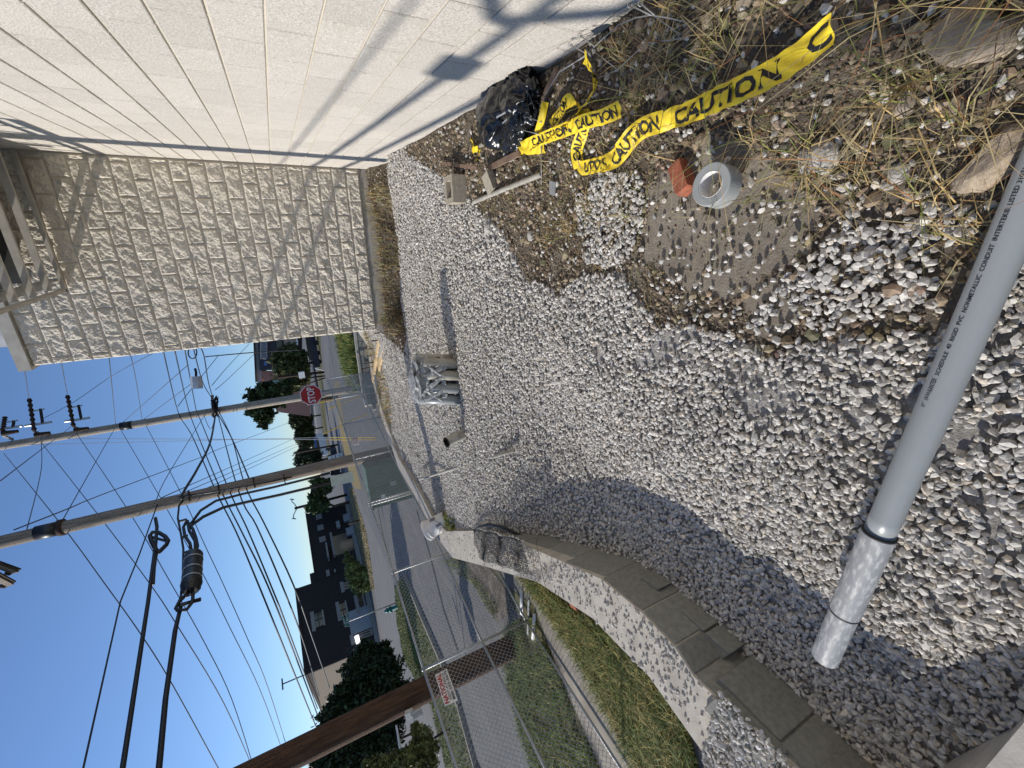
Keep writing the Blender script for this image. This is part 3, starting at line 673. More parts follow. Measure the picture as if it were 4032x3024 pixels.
for L_ in ([(93, 1430, 16), (115, 1571, d3-.8)], [(238, 1410, 16), (265, 1550, d3-.8)], [(428, 1390, 15), (455, 1668, d3)], [(510, 1380, 15), (536, 1499, 20), (560, 1655, d3)],
           [(15, 1785, d3), (229, 2050, 15), (414, 2300, 13), (560, 2505, 12.5), (678, 2694, 13), (851, 3009, 15), (900, 3100, 16)],
           [(163, 1743, d3), (386, 2026, 16), (591, 2300, 14), (694, 2457, 13), (883, 2772, 15), (1010, 3060, 18)],
           [(289, 1689, d3), (500, 2002, 17), (675, 2300, 15), (804, 2528, 15), (914, 2757, 16), (1010, 3060, 18)],
           [(479, 1698, d3), (585, 1879, 20), (699, 2078, 16.5), (820, 2300, 16), (906, 2473, 16), (1024, 2717, 18), (1111, 2953, 22)],
           [(576, 1677, d3), (711, 1939, 18), (800, 2132, 16), (879, 2300, 16), (977, 2520, 16), (1056, 2709, 18), (1150, 3010, 24)],
           [(0, 1894, 12), (280, 1680, d3)], [(452, 1686, d3), (247, 2047, d2)], [(160, 1716, d3), (163, 1842, 20), (105, 2087, d2)], [(800, 1644, d3), (663, 1867, 18), (615, 1969, d2)],
           [(1151, 1659, 60), (1020, 1709, 42), (852, 1772, 30), (800, 1797, 28), (416, 1942, 19), (271, 2002, d2+.5), (54, 2087, d2)],
           [(1160, 1726, 60), (953, 1819, 35), (700, 1931, 18), (640, 1960, d2)], [(1168, 1747, 60), (960, 1838, 35), (700, 1950, 18), (640, 1972, d2)], [(1177, 1754, 60), (980, 1846, 35), (763, 1945, 18), (700, 1972, d2)],
           [(603, 1390, 18), (440, 1480, 26), (295, 1580, d3), (172, 1647, d3)], [(741, 1436, 18), (485, 1662, d3)], [(753, 1511, 19), (567, 1650, d3)], [(860, 1400, 30), (755, 1530, 26), (700, 1600, d3)],
           [(980, 1355, 40), (900, 1440, 32), (834, 1518, d3)], [(1000, 1395, 40), (900, 1490, 32), (848, 1535, d3)]):
    cable(L_, .011 if max(l_[2] for l_ in L_) < 30 else .016, next(T_), M_wire, 'overhead_wire', G_)
G2 = 'dark telephone cables strung from pole to pole'
T2 = iter(['telephone cable highest on the poles, nearest the splice case','telephone cable second from the top, below the highest one','middle one of the five parallel telephone cables','fourth telephone cable from the top, leaving the cable knot','lowest telephone cable, crossing the dark brick building'])
for L_ in ([(640, 1370, 15), (702, 1625, d3-.2), (755, 1713, 20), (848, 1929, d2+.2), (928, 2090, 12.5), (1017, 2300, 11), (1119, 2552, 12), (1237, 2843, 18), (1262, 2900, 22)],
           [(687, 1375, 15), (744, 1619, d3-.2), (800, 1764, 19), (867, 1924, d2+.2), (950, 2090, 12.5), (1052, 2300, 11), (1166, 2591, 13), (1249, 2812, 18)],
           [(725, 1360, 15), (772, 1613, d3-.2), (786, 1646, 23), (898, 1920, d2+.2), (975, 2085, 12.5), (1077, 2330, 11.5), (1135, 2480, 13), (1250, 2790, 20)],
           [(760, 1365, 15), (800, 1510, 20), (848, 1600, d3-.2), (932, 1912, d2+.2), (1010, 2070, 12.5), (1109, 2300, 11), (1198, 2536, 14), (1257, 2741, 22)],
           [(789, 1365, 15), (805, 1410, 17), (822, 1511, 20), (848, 1591, d3-.2), (911, 1722, 20), (962, 1903, d2+.2), (1040, 2060, 12.5), (1154, 2300, 11.5), (1229, 2509, 14), (1298, 2709, 20)]):
    cable(L_, .017, next(T2), M_cable, 'telephone_cable', G2)
cable([(848, 1633, d3-.2), (827, 1743, 19), (775, 1850, 16), (725, 1933, d2+.1), (715, 1965, d2-.2)], .035, 'thick black cable swooping from the pale pole down to the grey pole', M_cable)
cable([(860, 1633, d3), (911, 1722, 20), (987, 1899, d2+.1)], .022, 'black cable fanning out from the pale pole below the thick swooping one', M_cable)
cable([(804, 1640, d3), (830, 1690, 22), (846, 1640, d3-.2)], .012, 'small slack wire looping beside the pale pole above the cable knot', M_wire, 'overhead_wire')
cable([(1200, 1377, 26), (1000, 1388, 26), (808, 1405, 26)], .03, 'dark vertical drop cable in front of the distant navy building', M_cable)
kn = thing('cable_knot', PD(852, 1620, d3-.5), 'tangled knot of cable ends on the pale pole where the telephone cables meet', 'cable knot')
for i in range(9):
    pts = [PD(845+random.uniform(-14, 14), 1600+random.uniform(-45, 45), d3-.4+random.uniform(-.2, .2)) for _ in range(4)]
    obj('cable_end', MB().tube(pts, .035, 6), M_cable, kn, None, True)
sc_ = thing('cable_terminal', PD(775, 1505, 18), 'grey-white terminal box hanging on the telephone cables between building and pale pole', 'terminal box')
obj('body', MB().tube([PD(772, 1482, 18), PD(776, 1530, 18)], [.17, .17], 12), M_fascia, sc_)
obj('hanger', MB().tube([PD(768, 1450, 18), PD(772, 1466, 18), PD(772, 1482, 18)], .04, 6), M_black, sc_)
obj('coil', MB().tube([PD(758+math.cos(q)*17, 1388+math.sin(q)*24, 18) for q in np.linspace(0, 6.3, 20)], .02, 6), M_cable, sc_)
# guy wires with yellow guards
GG = 'guy wires anchored behind the fence'
for (a, b, c, d_), lb in (((1300, 1722, 1478, 1722), 'guy wire with upright yellow guard behind the small fence notice, nearer the stop sign'), ((1300, 1731, 1482, 1731), 'guy wire with upright yellow guard behind the small fence notice, nearer the cabinet')):
    t = thing('guy_wire', G(c, d_, ST), lb, 'guy wire', GG); g0 = G(c, d_, ST); hh = hd(g0)
    top = PD(78 if d_ < 1725 else 230, 1752 if d_ < 1725 else 1727, d3)
    g1 = PD(a, b, hh+.3)
    obj('guard', MB().tube([g0, g1], .024, 8), M_yguard, t); obj('wire', MB().tube([g1, top], .012, 5), M_galv, t)
for (a, b, c, d_), lb in (((1215, 1594, 1415, 1553), 'longer yellow guy guard at the foot of the pale pole, under the stop sign'), ((1298, 1608, 1417, 1560), 'shorter yellow guy guard at the foot of the pale pole'), ((1273, 1708, 1447, 1628), 'long yellow guy guard leaning across the road between pale pole and fence sign')):
    t = thing('guy_guard', G(c, d_, ST), lb, 'guy guard'); g0 = G(c, d_, ST); g1 = PD(a, b, hd(g0)-.5)
    obj('guard', MB().tube([g0, g1], .024, 8), M_yguard, t); obj('cap', MB().tube([g1, g1+(g1-g0)*.012], .032, 8), M_yguard, t)

# ------------------------------------------------------------------ chain link fence
FT = [(1281, 1457), (1296, 1545), (1347, 1643), (1372, 1763), (1455, 1974), (1549, 2246), (1668, 2634), (1823, 3024)]
fy = [17.8, 15.3, 12.9, 10.75, 8.5, 6.3, 4.45, 2.0, -.5]; fx = [-6.0, -5.95, -5.9, -6.0, -5.95, -6.0, -6.22, -6.2, -6.2]
fen = thing('chain_link_fence', (-6.1, 6, ST), 'long galvanised chain link rental fence standing on the pavement below the retaining wall', 'fence')
for i in range(len(fx)):
    for s_ in ((-.05, .05) if i in (4,) else (0,)):
        obj('post', MB().tube([(fx[i], fy[i]+s_, ST+.02), (fx[i], fy[i]+s_, .58)], .021, 8), M_galv, fen, None, True)
for i in range(len(fx)-1):
    a = np.array([fx[i], fy[i]]); b = np.array([fx[i+1], fy[i+1]]); L_ = np.linalg.norm(b-a); d = (b-a)/L_
    for z, nm in ((.55, 'top_rail'), (-.40, 'middle_rail'), (ST+.07, 'bottom_rail')):
        obj(nm, MB().tube([(*a, z), (*b, z)], .019, 8), M_galv, fen, None, True)
    mb = MB(); st = .075; z0, z1 = ST+.07, .55; Hh_ = z1-z0
    for sg in (1, -1):
        k = -Hh_
        while k < L_+Hh_:
            # diagonal from (k,z0) to (k+sg*H, z1), clipped to the panel
            s0, s1 = k, k+sg*Hh_; t0, t1 = 0.0, 1.0
            lo, hi = min(s0, s1), max(s0, s1)
            if hi > 0 and lo < L_:
                ts = sorted([(0-s0)/(s1-s0), (L_-s0)/(s1-s0)]); t0 = max(0, ts[0]); t1 = min(1, ts[1])
                if t1 > t0+.01:
                    n_ = np.array([-d[1], d[0]])*.0025*sg
                    q0 = a+d*(s0+(s1-s0)*t0)+n_; q1 = a+d*(s0+(s1-s0)*t1)+n_
                    mb.tube([(*q0, z0+Hh_*t0), (*q1, z0+Hh_*t1)], .0030 if fy[i] < 9 else .0036, 3, False)
            k += st
    obj('wire_mesh', mb, M_mesh, fen, 'stuff')
obj('foot', MB().tube([(-6.22-.35, 4.46, ST+.03), (-6.22+.45, 4.46, ST+.03)], .02, 8), M_galv, fen)
# rental sign on the fence, tilted
def signboard(t, c4, thick, m, nm='board'):
    c4 = [np.array(c) for c in c4]; n_ = np.cross(c4[1]-c4[0], c4[3]-c4[0]); n_ /= np.linalg.norm(n_)
    if np.dot(n_, CAM-c4[0]) < 0: n_ = -n_
    obj(nm, MB().hexa([c-n_*thick for c in c4], c4), m, t); return n_
def quad_text(t, nm, s, c4, u0, v0, u1, v1, m, n_, offset=.0):
    """text stretched into the box u0..u1, v0..v1 of quad c4 = bl, br, tr, tl"""
    Vt, Ft = text_mesh(s, 1, offset); mn = Vt.min(0); mx = Vt.max(0)
    u = u0+(u1-u0)*(Vt[:, 0]-mn[0])/(mx[0]-mn[0]); v = v0+(v1-v0)*(Vt[:, 1]-mn[1])/(mx[1]-mn[1])
    c4 = [np.array(c) for c in c4]
    P_ = (c4[0][None]*((1-u)*(1-v))[:, None]+c4[1][None]*(u*(1-v))[:, None]+c4[2][None]*(u*v)[:, None]+c4[3][None]*((1-u)*v)[:, None])+n_*.004
    return obj(nm, MB().add(P_, Ft), m, t)
sg = thing('fence_sign', PX(1760, 2706, -6.13), 'white NATIONAL RENT-A-FENCE sign with a phone number wired to the fence', 'sign')
c4 = [PX(*p, -6.13) for p in ((1753, 2779), (1712, 2660), (1760, 2632), (1802, 2756))]
c4 = [PX(*p, -6.13) for p in ((1802, 2756), (1759, 2633), (1713, 2657), (1752, 2779))]
n_ = signboard(sg, c4, .008, M_white)
quad_text(sg, 'lettering', 'NATIONAL', c4, .03, .58, .97, .96, M_red, n_, .03)
quad_text(sg, 'lettering', 'RENT-A-FENCE', c4, .10, .37, .93, .53, M_print, n_, .01)
quad_text(sg, 'lettering', '800-352-5675', c4, .05, .09, .97, .31, M_print, n_, .03)
sg = thing('fence_sign', PX(1398, 1735, -5.98), 'small faded red and white notice hanging far along the fence', 'sign')
c4 = [PX(*p, -5.95) for p in ((1412, 1750), (1408, 1718), (1384, 1722), (1390, 1752))]; n_ = signboard(sg, c4, .01, M_white)
for v0 in (.1, .45, .75): quad_text(sg, 'lettering', 'NO PARKING' if v0 == .1 else ('NOTICE' if v0 == .75 else 'KEEP OUT'), c4, .08, v0, .92, v0+.2, M_redsign, n_, .03)

# ------------------------------------------------------------------ street level surfaces
def gsheet(name, pix, dz, m, kind='structure'):
    P_ = [G(x, y, ST)[:2] for x, y in pix]; return sheet(name, P_, ST+dz, m, kind)
gsheet('sidewalk', [(1960, 2170), (2047, 2247), (2150, 2388), (2188, 2442), (2297, 2605), (2405, 2800), (2560, 3100), (2420, 3150), (2270, 2800), (2243, 2746), (2177, 2578), (2107, 2388), (2004, 2236), (1930, 2150)], .010, M_walk)
gsheet('verge', [(1995, 2140), (2080, 2240), (2250, 2385), (2430, 2500), (2700, 2800), (2800, 3200), (2560, 3100), (2405, 2800), (2297, 2605), (2188, 2442), (2150, 2388), (2047, 2247)], .012, M_gbed)
gsheet('weed_bed', [(1900, 2180), (1960, 2230), (2000, 2310), (2107, 2388), (2177, 2578), (2270, 2800), (2420, 3150), (2150, 3150), (2060, 2900), (1985, 2600), (1985, 2480), (2060, 2430), (1990, 2360), (1900, 2260), (1780, 2200), (1810, 2190)], .006, M_gbed)
gsheet('mulch_strip', [(1850, 2170), (1900, 2200), (1975, 2290), (2030, 2400), (1960, 2450), (1915, 2390), (1860, 2290), (1835, 2190)], .014, M_soil)
gsheet('road', [(1349, 1934), (1412, 2060), (1459, 2195), (1475, 2322), (1500, 2500), (1550, 2760), (1640, 3200), (1800, 3200), (1690, 2776), (1590, 2560), (1564, 2448), (1556, 2305), (1500, 2160), (1440, 2020), (1400, 1920), (1372, 1800), (1352, 1700), (1325, 1600), (1300, 1500), (1290, 1300), (1240, 1300), (1252, 1500), (1283, 1700), (1310, 1820)], .005, M_road)
gsheet('grass_island', [(1556, 2305), (1564, 2448), (1594, 2600), (1700, 2776), (1800, 3200), (2000, 3200), (1882, 3024), (1814, 2776), (1739, 2588), (1656, 2400), (1598, 2260)], .02, M_gbed)
gsheet('dry_verge', [(1375, 1920), (1392, 2040), (1428, 2195), (1455, 2320), (1475, 2322), (1459, 2195), (1440, 2080), (1410, 1990), (1392, 1920)], .02, M_dry)
gsheet('dry_verge_far', [(1318, 1500), (1325, 1600), (1342, 1700), (1358, 1800), (1385, 1900), (1400, 1925), (1425, 1925), (1400, 1830), (1376, 1760), (1360, 1690), (1345, 1600), (1335, 1500)], .012, M_dry)
gsheet('olive_verge', [(1240, 1290), (1249, 1400), (1255, 1500), (1264, 1600), (1272, 1700), (1288, 1830), (1303, 1830), (1290, 1700), (1280, 1600), (1272, 1500), (1265, 1400), (1262, 1290)], .012, M_gbed)
for pl in ([(1236, 1600), (1246, 1700), (1262, 1830), (1268, 1830), (1251, 1700), (1240, 1600)], [(1290, 1560), (1296, 1640), (1303, 1720), (1320, 1790), (1324, 1790), (1306, 1720), (1298, 1640), (1293, 1560)]):
    gsheet('kerb', pl, .03, M_walk)
gsheet('parking_line', [(1216, 1368), (1251, 1374), (1251, 1376), (1216, 1371)], .02, M_white); gsheet('parking_line', [(1241, 1449), (1278, 1459), (1278, 1461), (1241, 1452)], .02, M_white)
for pl in ([(1640, 2010), (1690, 2180), (1745, 2400), (1800, 2560), (1806, 2560), (1750, 2400), (1694, 2180), (1643, 2010)], [(1480, 1960), (1505, 2100), (1545, 2260), (1548, 2260), (1508, 2100), (1483, 1960)]):
    gsheet('tar_seam', pl, .009, M_seam)
# kerb stones of the island
kp = [G(x, y, ST)[:2] for x, y in ((1598, 2260), (1656, 2400), (1739, 2588), (1814, 2776), (1882, 3024), (1960, 3200))]
mb = MB()
for a, b in zip(kp[:-1], kp[1:]):
    d = b-a; L_ = np.linalg.norm(d); mb.box(((a[0]+b[0])/2, (a[1]+b[1])/2, ST+.06), (L_, .16, .14), frame((d[0], d[1], 0)))
obj('island_kerb', mb, M_walk, None, 'structure')

# ------------------------------------------------------------------ grass
def blades(name, P_, h, m, tint, wid=.004, lean=.5, bend=.5, direction=None, nseg=2):
    N = len(P_); a = rng.uniform(0, 2*np.pi, N) if direction is None else direction+rng.normal(0, .7, N)
    l = np.abs(rng.normal(lean, lean*.5, N)); D = np.stack([np.cos(a), np.sin(a), np.zeros(N)], 1); S = np.stack([-np.sin(a), np.cos(a), np.zeros(N)], 1)
    w_ = wid*rng.uniform(.6, 1.4, N)[:, None]
    p1 = P_+D*(l*h*.35)[:, None]+np.array([0, 0, 1])*(h*.55)[:, None]; p2 = P_+D*(l*h*(1+bend))[:, None]+np.array([0, 0, 1])*(h*np.clip(1-l*bend*.6, .15, 1))[:, None]
    VV = np.stack([P_-S*w_, P_+S*w_, p1-S*w_*.8, p1+S*w_*.8, p2], 1).reshape(-1, 3)
    b0 = (np.arange(N)*5)[:, None]
    F4 = (b0+np.array([0, 1, 3, 2])).tolist(); F3 = (b0+np.array([2, 3, 4])).tolist()
    mb = MB(); mb.v = [VV]; mb.n = len(VV); mb.f = [tuple(f) for f in F4+F3]; mb.c = [np.repeat(tint, 5, axis=0)]
    o = obj(name, mb, m, None, 'stuff'); return o
def polyfill(pix, n, z, zoff=0.0):
    P_ = np.array([G(x, y, z)[:2] for x, y in pix]); x = rng.uniform(P_[:, 0].min(), P_[:, 0].max(), n); y = rng.uniform(P_[:, 1].min(), P_[:, 1].max(), n)
    k = inpoly(x, y, P_.tolist()); return np.stack([x[k], y[k], np.full(k.sum(), z+zoff)], 1)
def gt(N, dry=.35):
    b = rng.uniform(.5, 1.5, (N, 1)); c = np.where(rng.random((N, 1)) < dry, np.array([[2.3, 1.55, 1.6]]), np.array([[1.0, 1.1, .9]])); return b*c
def clumpy(P_, fr, th, seed=4):
    k = fbm2(P_[:, 0]*fr, P_[:, 1]*fr, seed) > th+rng.normal(0, .12, len(P_)); return P_[k]
P_ = polyfill([(2080, 2240), (2250, 2385), (2430, 2500), (2700, 2800), (2800, 3200), (2560, 3100), (2405, 2800), (2297, 2605), (2188, 2442), (2150, 2388), (2047, 2247)], 26000, ST, .01)
blades('verge_grass', P_, rng.uniform(.05, .20, len(P_)), M_blade, gt(len(P_), .5), .005, .7)
P_ = clumpy(polyfill([(1985, 2480), (2060, 2430), (2107, 2430), (2177, 2578), (2270, 2800), (2420, 3150), (2150, 3150), (2060, 2900), (1985, 2600)], 22000, ST, .01), 1.5, -.25)
blades('weed_grass', P_, rng.uniform(.05, .17, len(P_)), M_blade, gt(len(P_), .2), .006, .6)
P_ = polyfill([(1740, 2205), (1800, 2190), (1900, 2290), (1975, 2400), (1950, 2430), (1870, 2300)], 3500, ST, .01)
blades('strip_grass', P_, rng.uniform(.04, .12, len(P_)), M_blade, gt(len(P_), .15), .007, .6)
P_ = polyfill([(1556, 2305), (1564, 2448), (1594, 2600), (1700, 2776), (1800, 3200), (2000, 3200), (1882, 3024), (1814, 2776), (1739, 2588), (1656, 2400), (1598, 2260)], 26000, ST, .02)
blades('island_grass', P_, rng.uniform(.04, .12, len(P_)), M_blade, gt(len(P_), .12), .012, .5)
P_ = polyfill([(1375, 1920), (1392, 2040), (1428, 2195), (1455, 2320), (1475, 2322), (1459, 2195), (1440, 2080), (1410, 1990), (1392, 1920)], 6000, ST, .02)
blades('dry_verge_grass', P_, rng.uniform(.05, .16, len(P_)), M_straw, rng.uniform(.5, 1.0, (len(P_), 1))*np.ones((1, 3)), .03, .5)
# straw, weeds and stems on the soil by the wall
x, y = lotpts(60000, -.55, .76, -.3, 3.3); k = (rng.random(len(x)) < dirtmask(x, y)*np.where(sandmask(x, y), .02, 1)*(graveldens(x, y) < .05)*np.clip(fbm2(x*4, y*4, 12)*2.6+.12, 0, 1)*.5); x, y = x[k], y[k]; N = len(x)
def stt(N):
    c = np.array([(1, 1, 1), (1.05, .9, .7), (.55, .75, .35), (.8, .45, .35)]); return c[rng.choice(4, N, p=[.5, .25, .17, .08])]*rng.uniform(.5, 1.35, (N, 1))
sel = rng.random(N) < .42
blades('dry_straw', np.stack([x, y, Hh(x, y)], 1)[sel], rng.uniform(.008, .03, sel.sum()), M_straw, stt(sel.sum()), .0009, 2.4, .3)
Nw = 0; tufts = []
for tx, ty, nn, hh_ in [(.55, 1.35, 150, .16), (.45, 1.5, 120, .13), (.50, 1.12, 120, .18), (.62, 1.62, 90, .14), (.24, .98, 80, .12), (.16, .82, 130, .16), (.12, .70, 90, .14), (.30, .60, 140, .2), (.2, .5, 120, .16), (.45, .45, 160, .2), (.55, .72, 120, .18),
                        (.62, .95, 90, .2), (.06, .52, 90, .13), (-.02, .42, 90, .12), (.15, .32, 130, .18), (.35, .3, 130, .2), (.55, .25, 120, .2), (.66, .5, 110, .2), (-.12, 2.25, 90, .09), (-.02, 2.05, 130, .10), (.1, 1.9, 130, .1), (.25, 2.3, 60, .08), (.3, 1.72, 100, .1),
                        (.05, 1.62, 80, .09), (.4, 2.0, 60, .1), (.68, 1.3, 80, .18), (-.1, .18, 60, .12), (.12, .12, 80, .15)]:
    nn = int(nn*.42); tufts.append(np.stack([rng.normal(tx, .03, nn), rng.normal(ty, .03, nn), np.full(nn, hh_*.8)], 1))
T = np.concatenate(tufts); T = T[(T[:, 0] < .755)]
blades('weed_tufts', np.stack([T[:, 0], T[:, 1], Hh(T[:, 0], T[:, 1])], 1), T[:, 2]*rng.uniform(.35, 1.1, len(T)), M_straw, stt(len(T)), .0016, .9, .6)
N = 150; x = rng.uniform(.0, .74, N); y = rng.uniform(.1, 1.7, N)
blades('long_stems', np.stack([x, y, Hh(x, y)], 1), rng.uniform(.08, .24, N), M_straw, stt(N), .0012, 1.6, .3, 2.2)
x = rng.uniform(-1.7, .5, 1500); y = rng.uniform(6.5, 7.7, 1500)
blades('trench_weeds', np.stack([x, y, Hh(x, y)], 1), rng.uniform(.05, .25, 1500), M_straw, stt(1500)*.9, .004, .7)
x = rng.normal(-4.28, .12, 260); y = rng.normal(5.0, .16, 260); k = inpoly(x, y, LOTI)
x = np.concatenate([x[k], rng.normal(-4.08, .07, 120)]); y = np.concatenate([y[k], rng.normal(4.62, .07, 120)])
blades('kerb_weeds', np.stack([x, y, Hh(x, y)], 1), rng.uniform(.05, .16, len(x)), M_blade, gt(len(x), .2), .006, .7)
x = rng.uniform(-4.5, -1.9, 1500); y = rng.uniform(7.8, 10, 1500); k = inpoly(x, y, LOTI+[(-1, 12)]) | True
bd = np.hypot(x+3.4, y-9.6) < 1.2; x, y = x[bd], y[bd]
blades('far_lot_weeds', np.stack([x, y, Hh(x, y)], 1), rng.uniform(.05, .2, len(x)), M_straw, stt(len(x)), .006, .7)
P_ = clumpy(polyfill([(1346, 1318), (1370, 1300), (1405, 1330), (1418, 1420), (1425, 1500), (1440, 1530), (1400, 1540), (1370, 1440)], 9000, ST, .01), .8, -.3)
blades('tall_weeds', P_, rng.uniform(.15, .7, len(P_)), M_blade, gt(len(P_), .25), .02, .4)
# ------------------------------------------------------------------ things on the gravel
def gz(x, y): return float(Hh(np.array([x]), np.array([y]))[0])
def Gg(px, py, dz=0.0):
    z = 0.0
    for _ in range(4):
        p = G(px, py, z+dz); z = gz(p[0], p[1])
    return G(px, py, z+dz)
def Dp(px, py, d): return CAM + R @ (np.array([px-2016.0, -(py-1512.0), -F])/F*d)
# --- long conduit in the foreground
A = G(3259, 2562, .115); B = G(4020, 835, .105); ax = (B-A)/np.linalg.norm(B-A)
def along(px, py):
    r = ray(px, py); n1 = np.cross(ax, r); n2 = np.cross(r, n1); return float(np.dot(CAM-A, n2)/np.dot(ax, n2))
cdt = thing('pvc_conduit', A, 'long fat grey conduit with a printed line of lettering, lying across the foreground', 'conduit')
s1, s2, sE = along(3471, 2106), along(3330, 2409), -.03
Lend = float((.70-A[0])/ax[0])
def tubeobj(nm, s0, s1_, r, m, wall=.004, par=cdt, n=40):
    k = 24; pts = [A+ax*(s0+(s1_-s0)*i/k) for i in range(k+1)]
    mb = MB().tube(pts, r, n, False); inner = MB().tube(pts[::-1], r-wall, n, False)
    o = obj(nm, mb, m, par, None, True)
    # end rim + bore
    a = np.cross(ax, (0, 0, 1)); a /= np.linalg.norm(a); b = np.cross(a, ax); V_ = []
    for c in (A+ax*s0,):
        for rr in (r, r-wall):
            for q in np.linspace(0, 2*np.pi, n, False): V_.append(c+rr*(math.cos(q)*a+math.sin(q)*b))
    for q in np.linspace(0, 2*np.pi, n, False): V_.append(A+ax*(s0+.12)+(r-wall)*(math.cos(q)*a+math.sin(q)*b))
    Ff = [(i, (i+1) % n, n+(i+1) % n, n+i) for i in range(n)]+[(n+i, n+(i+1) % n, 2*n+(i+1) % n, 2*n+i) for i in range(n)]+[tuple(2*n+i for i in range(n))]
    obj(nm+'_rim', MB().add(V_, Ff), m, par); return o
pts = [A+ax*s for s in np.linspace(s1+.001, Lend, 30)]
obj('pipe', MB().tube(pts, .0350, 40), M_pvc, cdt, None, True)
tubeobj('coupling', s2, s1, .0390, M_pvcdirty, .005); tubeobj('end_stub', sE, s2-.001, .0372, M_pvcdirty, .005)
for s_, rr in ((s1+.002, .0398), (s2-.003, .0388)):
    obj('joint_ring', MB().tube([A+ax*(s_-.0035), A+ax*(s_+.0035)], rr, 40), M_print, cdt, None, True)
side = np.cross((0, 0, 1), ax); side /= np.linalg.norm(side)      # horizontal, away from the viewer side
up2 = np.cross(ax, side)
if up2[2] < 0: up2 = -up2
toC = CAM-(A+ax*.9); toC -= ax*np.dot(toC, ax); toC /= np.linalg.norm(toC); lat = np.cross(toC, ax)
if np.dot(lat, (0, 1, 0)) < 0: lat = -lat
def pipe_text(s, st, en, h, a0, r=.0353):
    Vt, Ft = text_mesh(s, 1, .012, 1.0); Vt, Ft = text_cut(Vt, Ft, .4) if False else (Vt, Ft)
    mn, mx = Vt.min(0), Vt.max(0); u = st+(en-st)*(Vt[:, 0]-mn[0])/(mx[0]-mn[0]); v = h*(Vt[:, 1]-mn[1])/(mx[1]-mn[1])
    an = a0+v/r; P_ = A+ax*u[:, None]+(r+.0004)*(np.cos(an)[:, None]*toC+np.sin(an)[:, None]*lat)
    obj('lettering', MB().add(P_, Ft), M_print, cdt)
ts0 = along(3640, 1590); ts1 = along(4032, 600)
a0 = math.radians(26)
pipe_text('2"  (53)', ts0, ts0+(ts1-ts0)*.07, .0100, a0); pipe_text('KANTEX', ts0+(ts1-ts0)*.075, ts0+(ts1-ts0)*.135, .0110, a0)
pipe_text('SCHEDULE  40  RIGID  PVC  NONMETALLIC  CONDUIT  INTERTEK\u00ae. LISTED 3107144  CONFORMS', ts0+(ts1-ts0)*.15, ts0+(ts1-ts0)*1.10, .0098, a0)
# --- tape roll
c0 = Gg(2822, 732, .085); tr = thing('tape_roll', (c0[0], c0[1], gz(c0[0], c0[1])), 'thick grey tape roll with white core on bare soil beside the broken brick', 'tape roll')
axr = CAM-c0; axr /= np.linalg.norm(axr); axr = axr*.28+np.array([.12, .05, .95]); axr /= np.linalg.norm(axr)
def ringobj(nm, c, ax_, ro, ri, h, m, par, n=48):
    a = np.cross(ax_, (1, 0, 0)); a /= np.linalg.norm(a); b = np.cross(ax_, a); V_ = []
    prof = [(ri, -h/2), (ro-.003, -h/2), (ro, -h/2+.003), (ro, h/2-.003), (ro-.003, h/2), (ri, h/2)]
    for q in np.linspace(0, 2*np.pi, n, False):
        for rr, hh_ in prof: V_.append(c+rr*(math.cos(q)*a+math.sin(q)*b)+ax_*hh_)
    k = len(prof); Ff = [(i*k+j, i*k+(j+1) % k, ((i+1) % n)*k+(j+1) % k, ((i+1) % n)*k+j) for i in range(n) for j in range(k)]
    Ff = [f[::-1] for f in Ff]; return obj(nm, MB().add(V_, Ff), m, par)
ringobj('tape', c0, axr, .068, .043, .075, M_roll, tr); ringobj('core', c0+axr*.0, axr, .0428, .0405, .0756, M_core, tr)
# --- brick
def brickmesh(sx, sy, sz, seed=0, jag=.006):
    bm = bmesh.new(); bmesh.ops.create_cube(bm, size=1); bmesh.ops.subdivide_edges(bm, edges=bm.edges[:], cuts=7, use_grid_fill=True)
    for v in bm.verts:
        v.co = Vector((v.co.x*sx, v.co.y*sy, v.co.z*sz)); nn = mnoise.noise(v.co*38+Vector((seed, 0, 0)))
        e = sum(abs(abs(c)-s_/2) < 1e-4 for c, s_ in zip(v.co, (sx, sy, sz))); v.co *= 1-.035*max(0, e-1); v.co += v.co.normalized()*nn*jag
    V_ = [tuple(v.co) for v in bm.verts]; bm.verts.index_update(); F_ = [tuple(v.index for v in f.verts) for f in bm.faces]; bm.free(); return np.array(V_), F_
p = Gg(2694, 700, .02); V_, F_ = brickmesh(.125, .06, .055, 3, .0035)
d = Gg(2726, 765, .02)-Gg(2661, 638, .02); an = math.atan2(d[1], d[0])
tag(obj('brick', MB().add(V_ @ (rotz(an) @ frame((1, 0, .12))).T+p+np.array([0, 0, .01]), F_), M_brick), 'broken half of a red brick lying on the soil next to the tape roll', 'brick')
# --- hollow cinder block
p = Gg(1800, 748, .05); cb = thing('cinder_block', (p[0], p[1], gz(p[0], p[1])), 'small tan concrete block with a dark recessed top on the gravel near the wall', 'block')
mb = MB(); w_, d_, h_ = .21, .19, .13; z_ = gz(p[0], p[1])
Rb = rotz(.06)
for c, s_ in (((-w_/2+.02, 0, 0), (.04, d_, h_)), ((w_/2-.02, 0, 0), (.04, d_, h_)), ((0, -d_/2+.02, 0), (w_-.08, .04, h_)), ((0, d_/2-.02, 0), (w_-.08, .04, h_)), ((0, 0, -h_/2+.02), (w_-.08, d_-.08, .03))):
    mb.box(Rb @ np.array(c)+np.array([p[0], p[1], z_+.06]), s_, Rb)
obj('body', mb, M_cinder, cb)
tag(obj('paver_piece', MB().box(Gg(1930, 718, .03), (.13, .10, .05), rotz(.4) @ frame((1, 0, .2))), M_cinder), 'broken tan paver lump lying between the cinder block and the thin pale pipe', 'rubble')
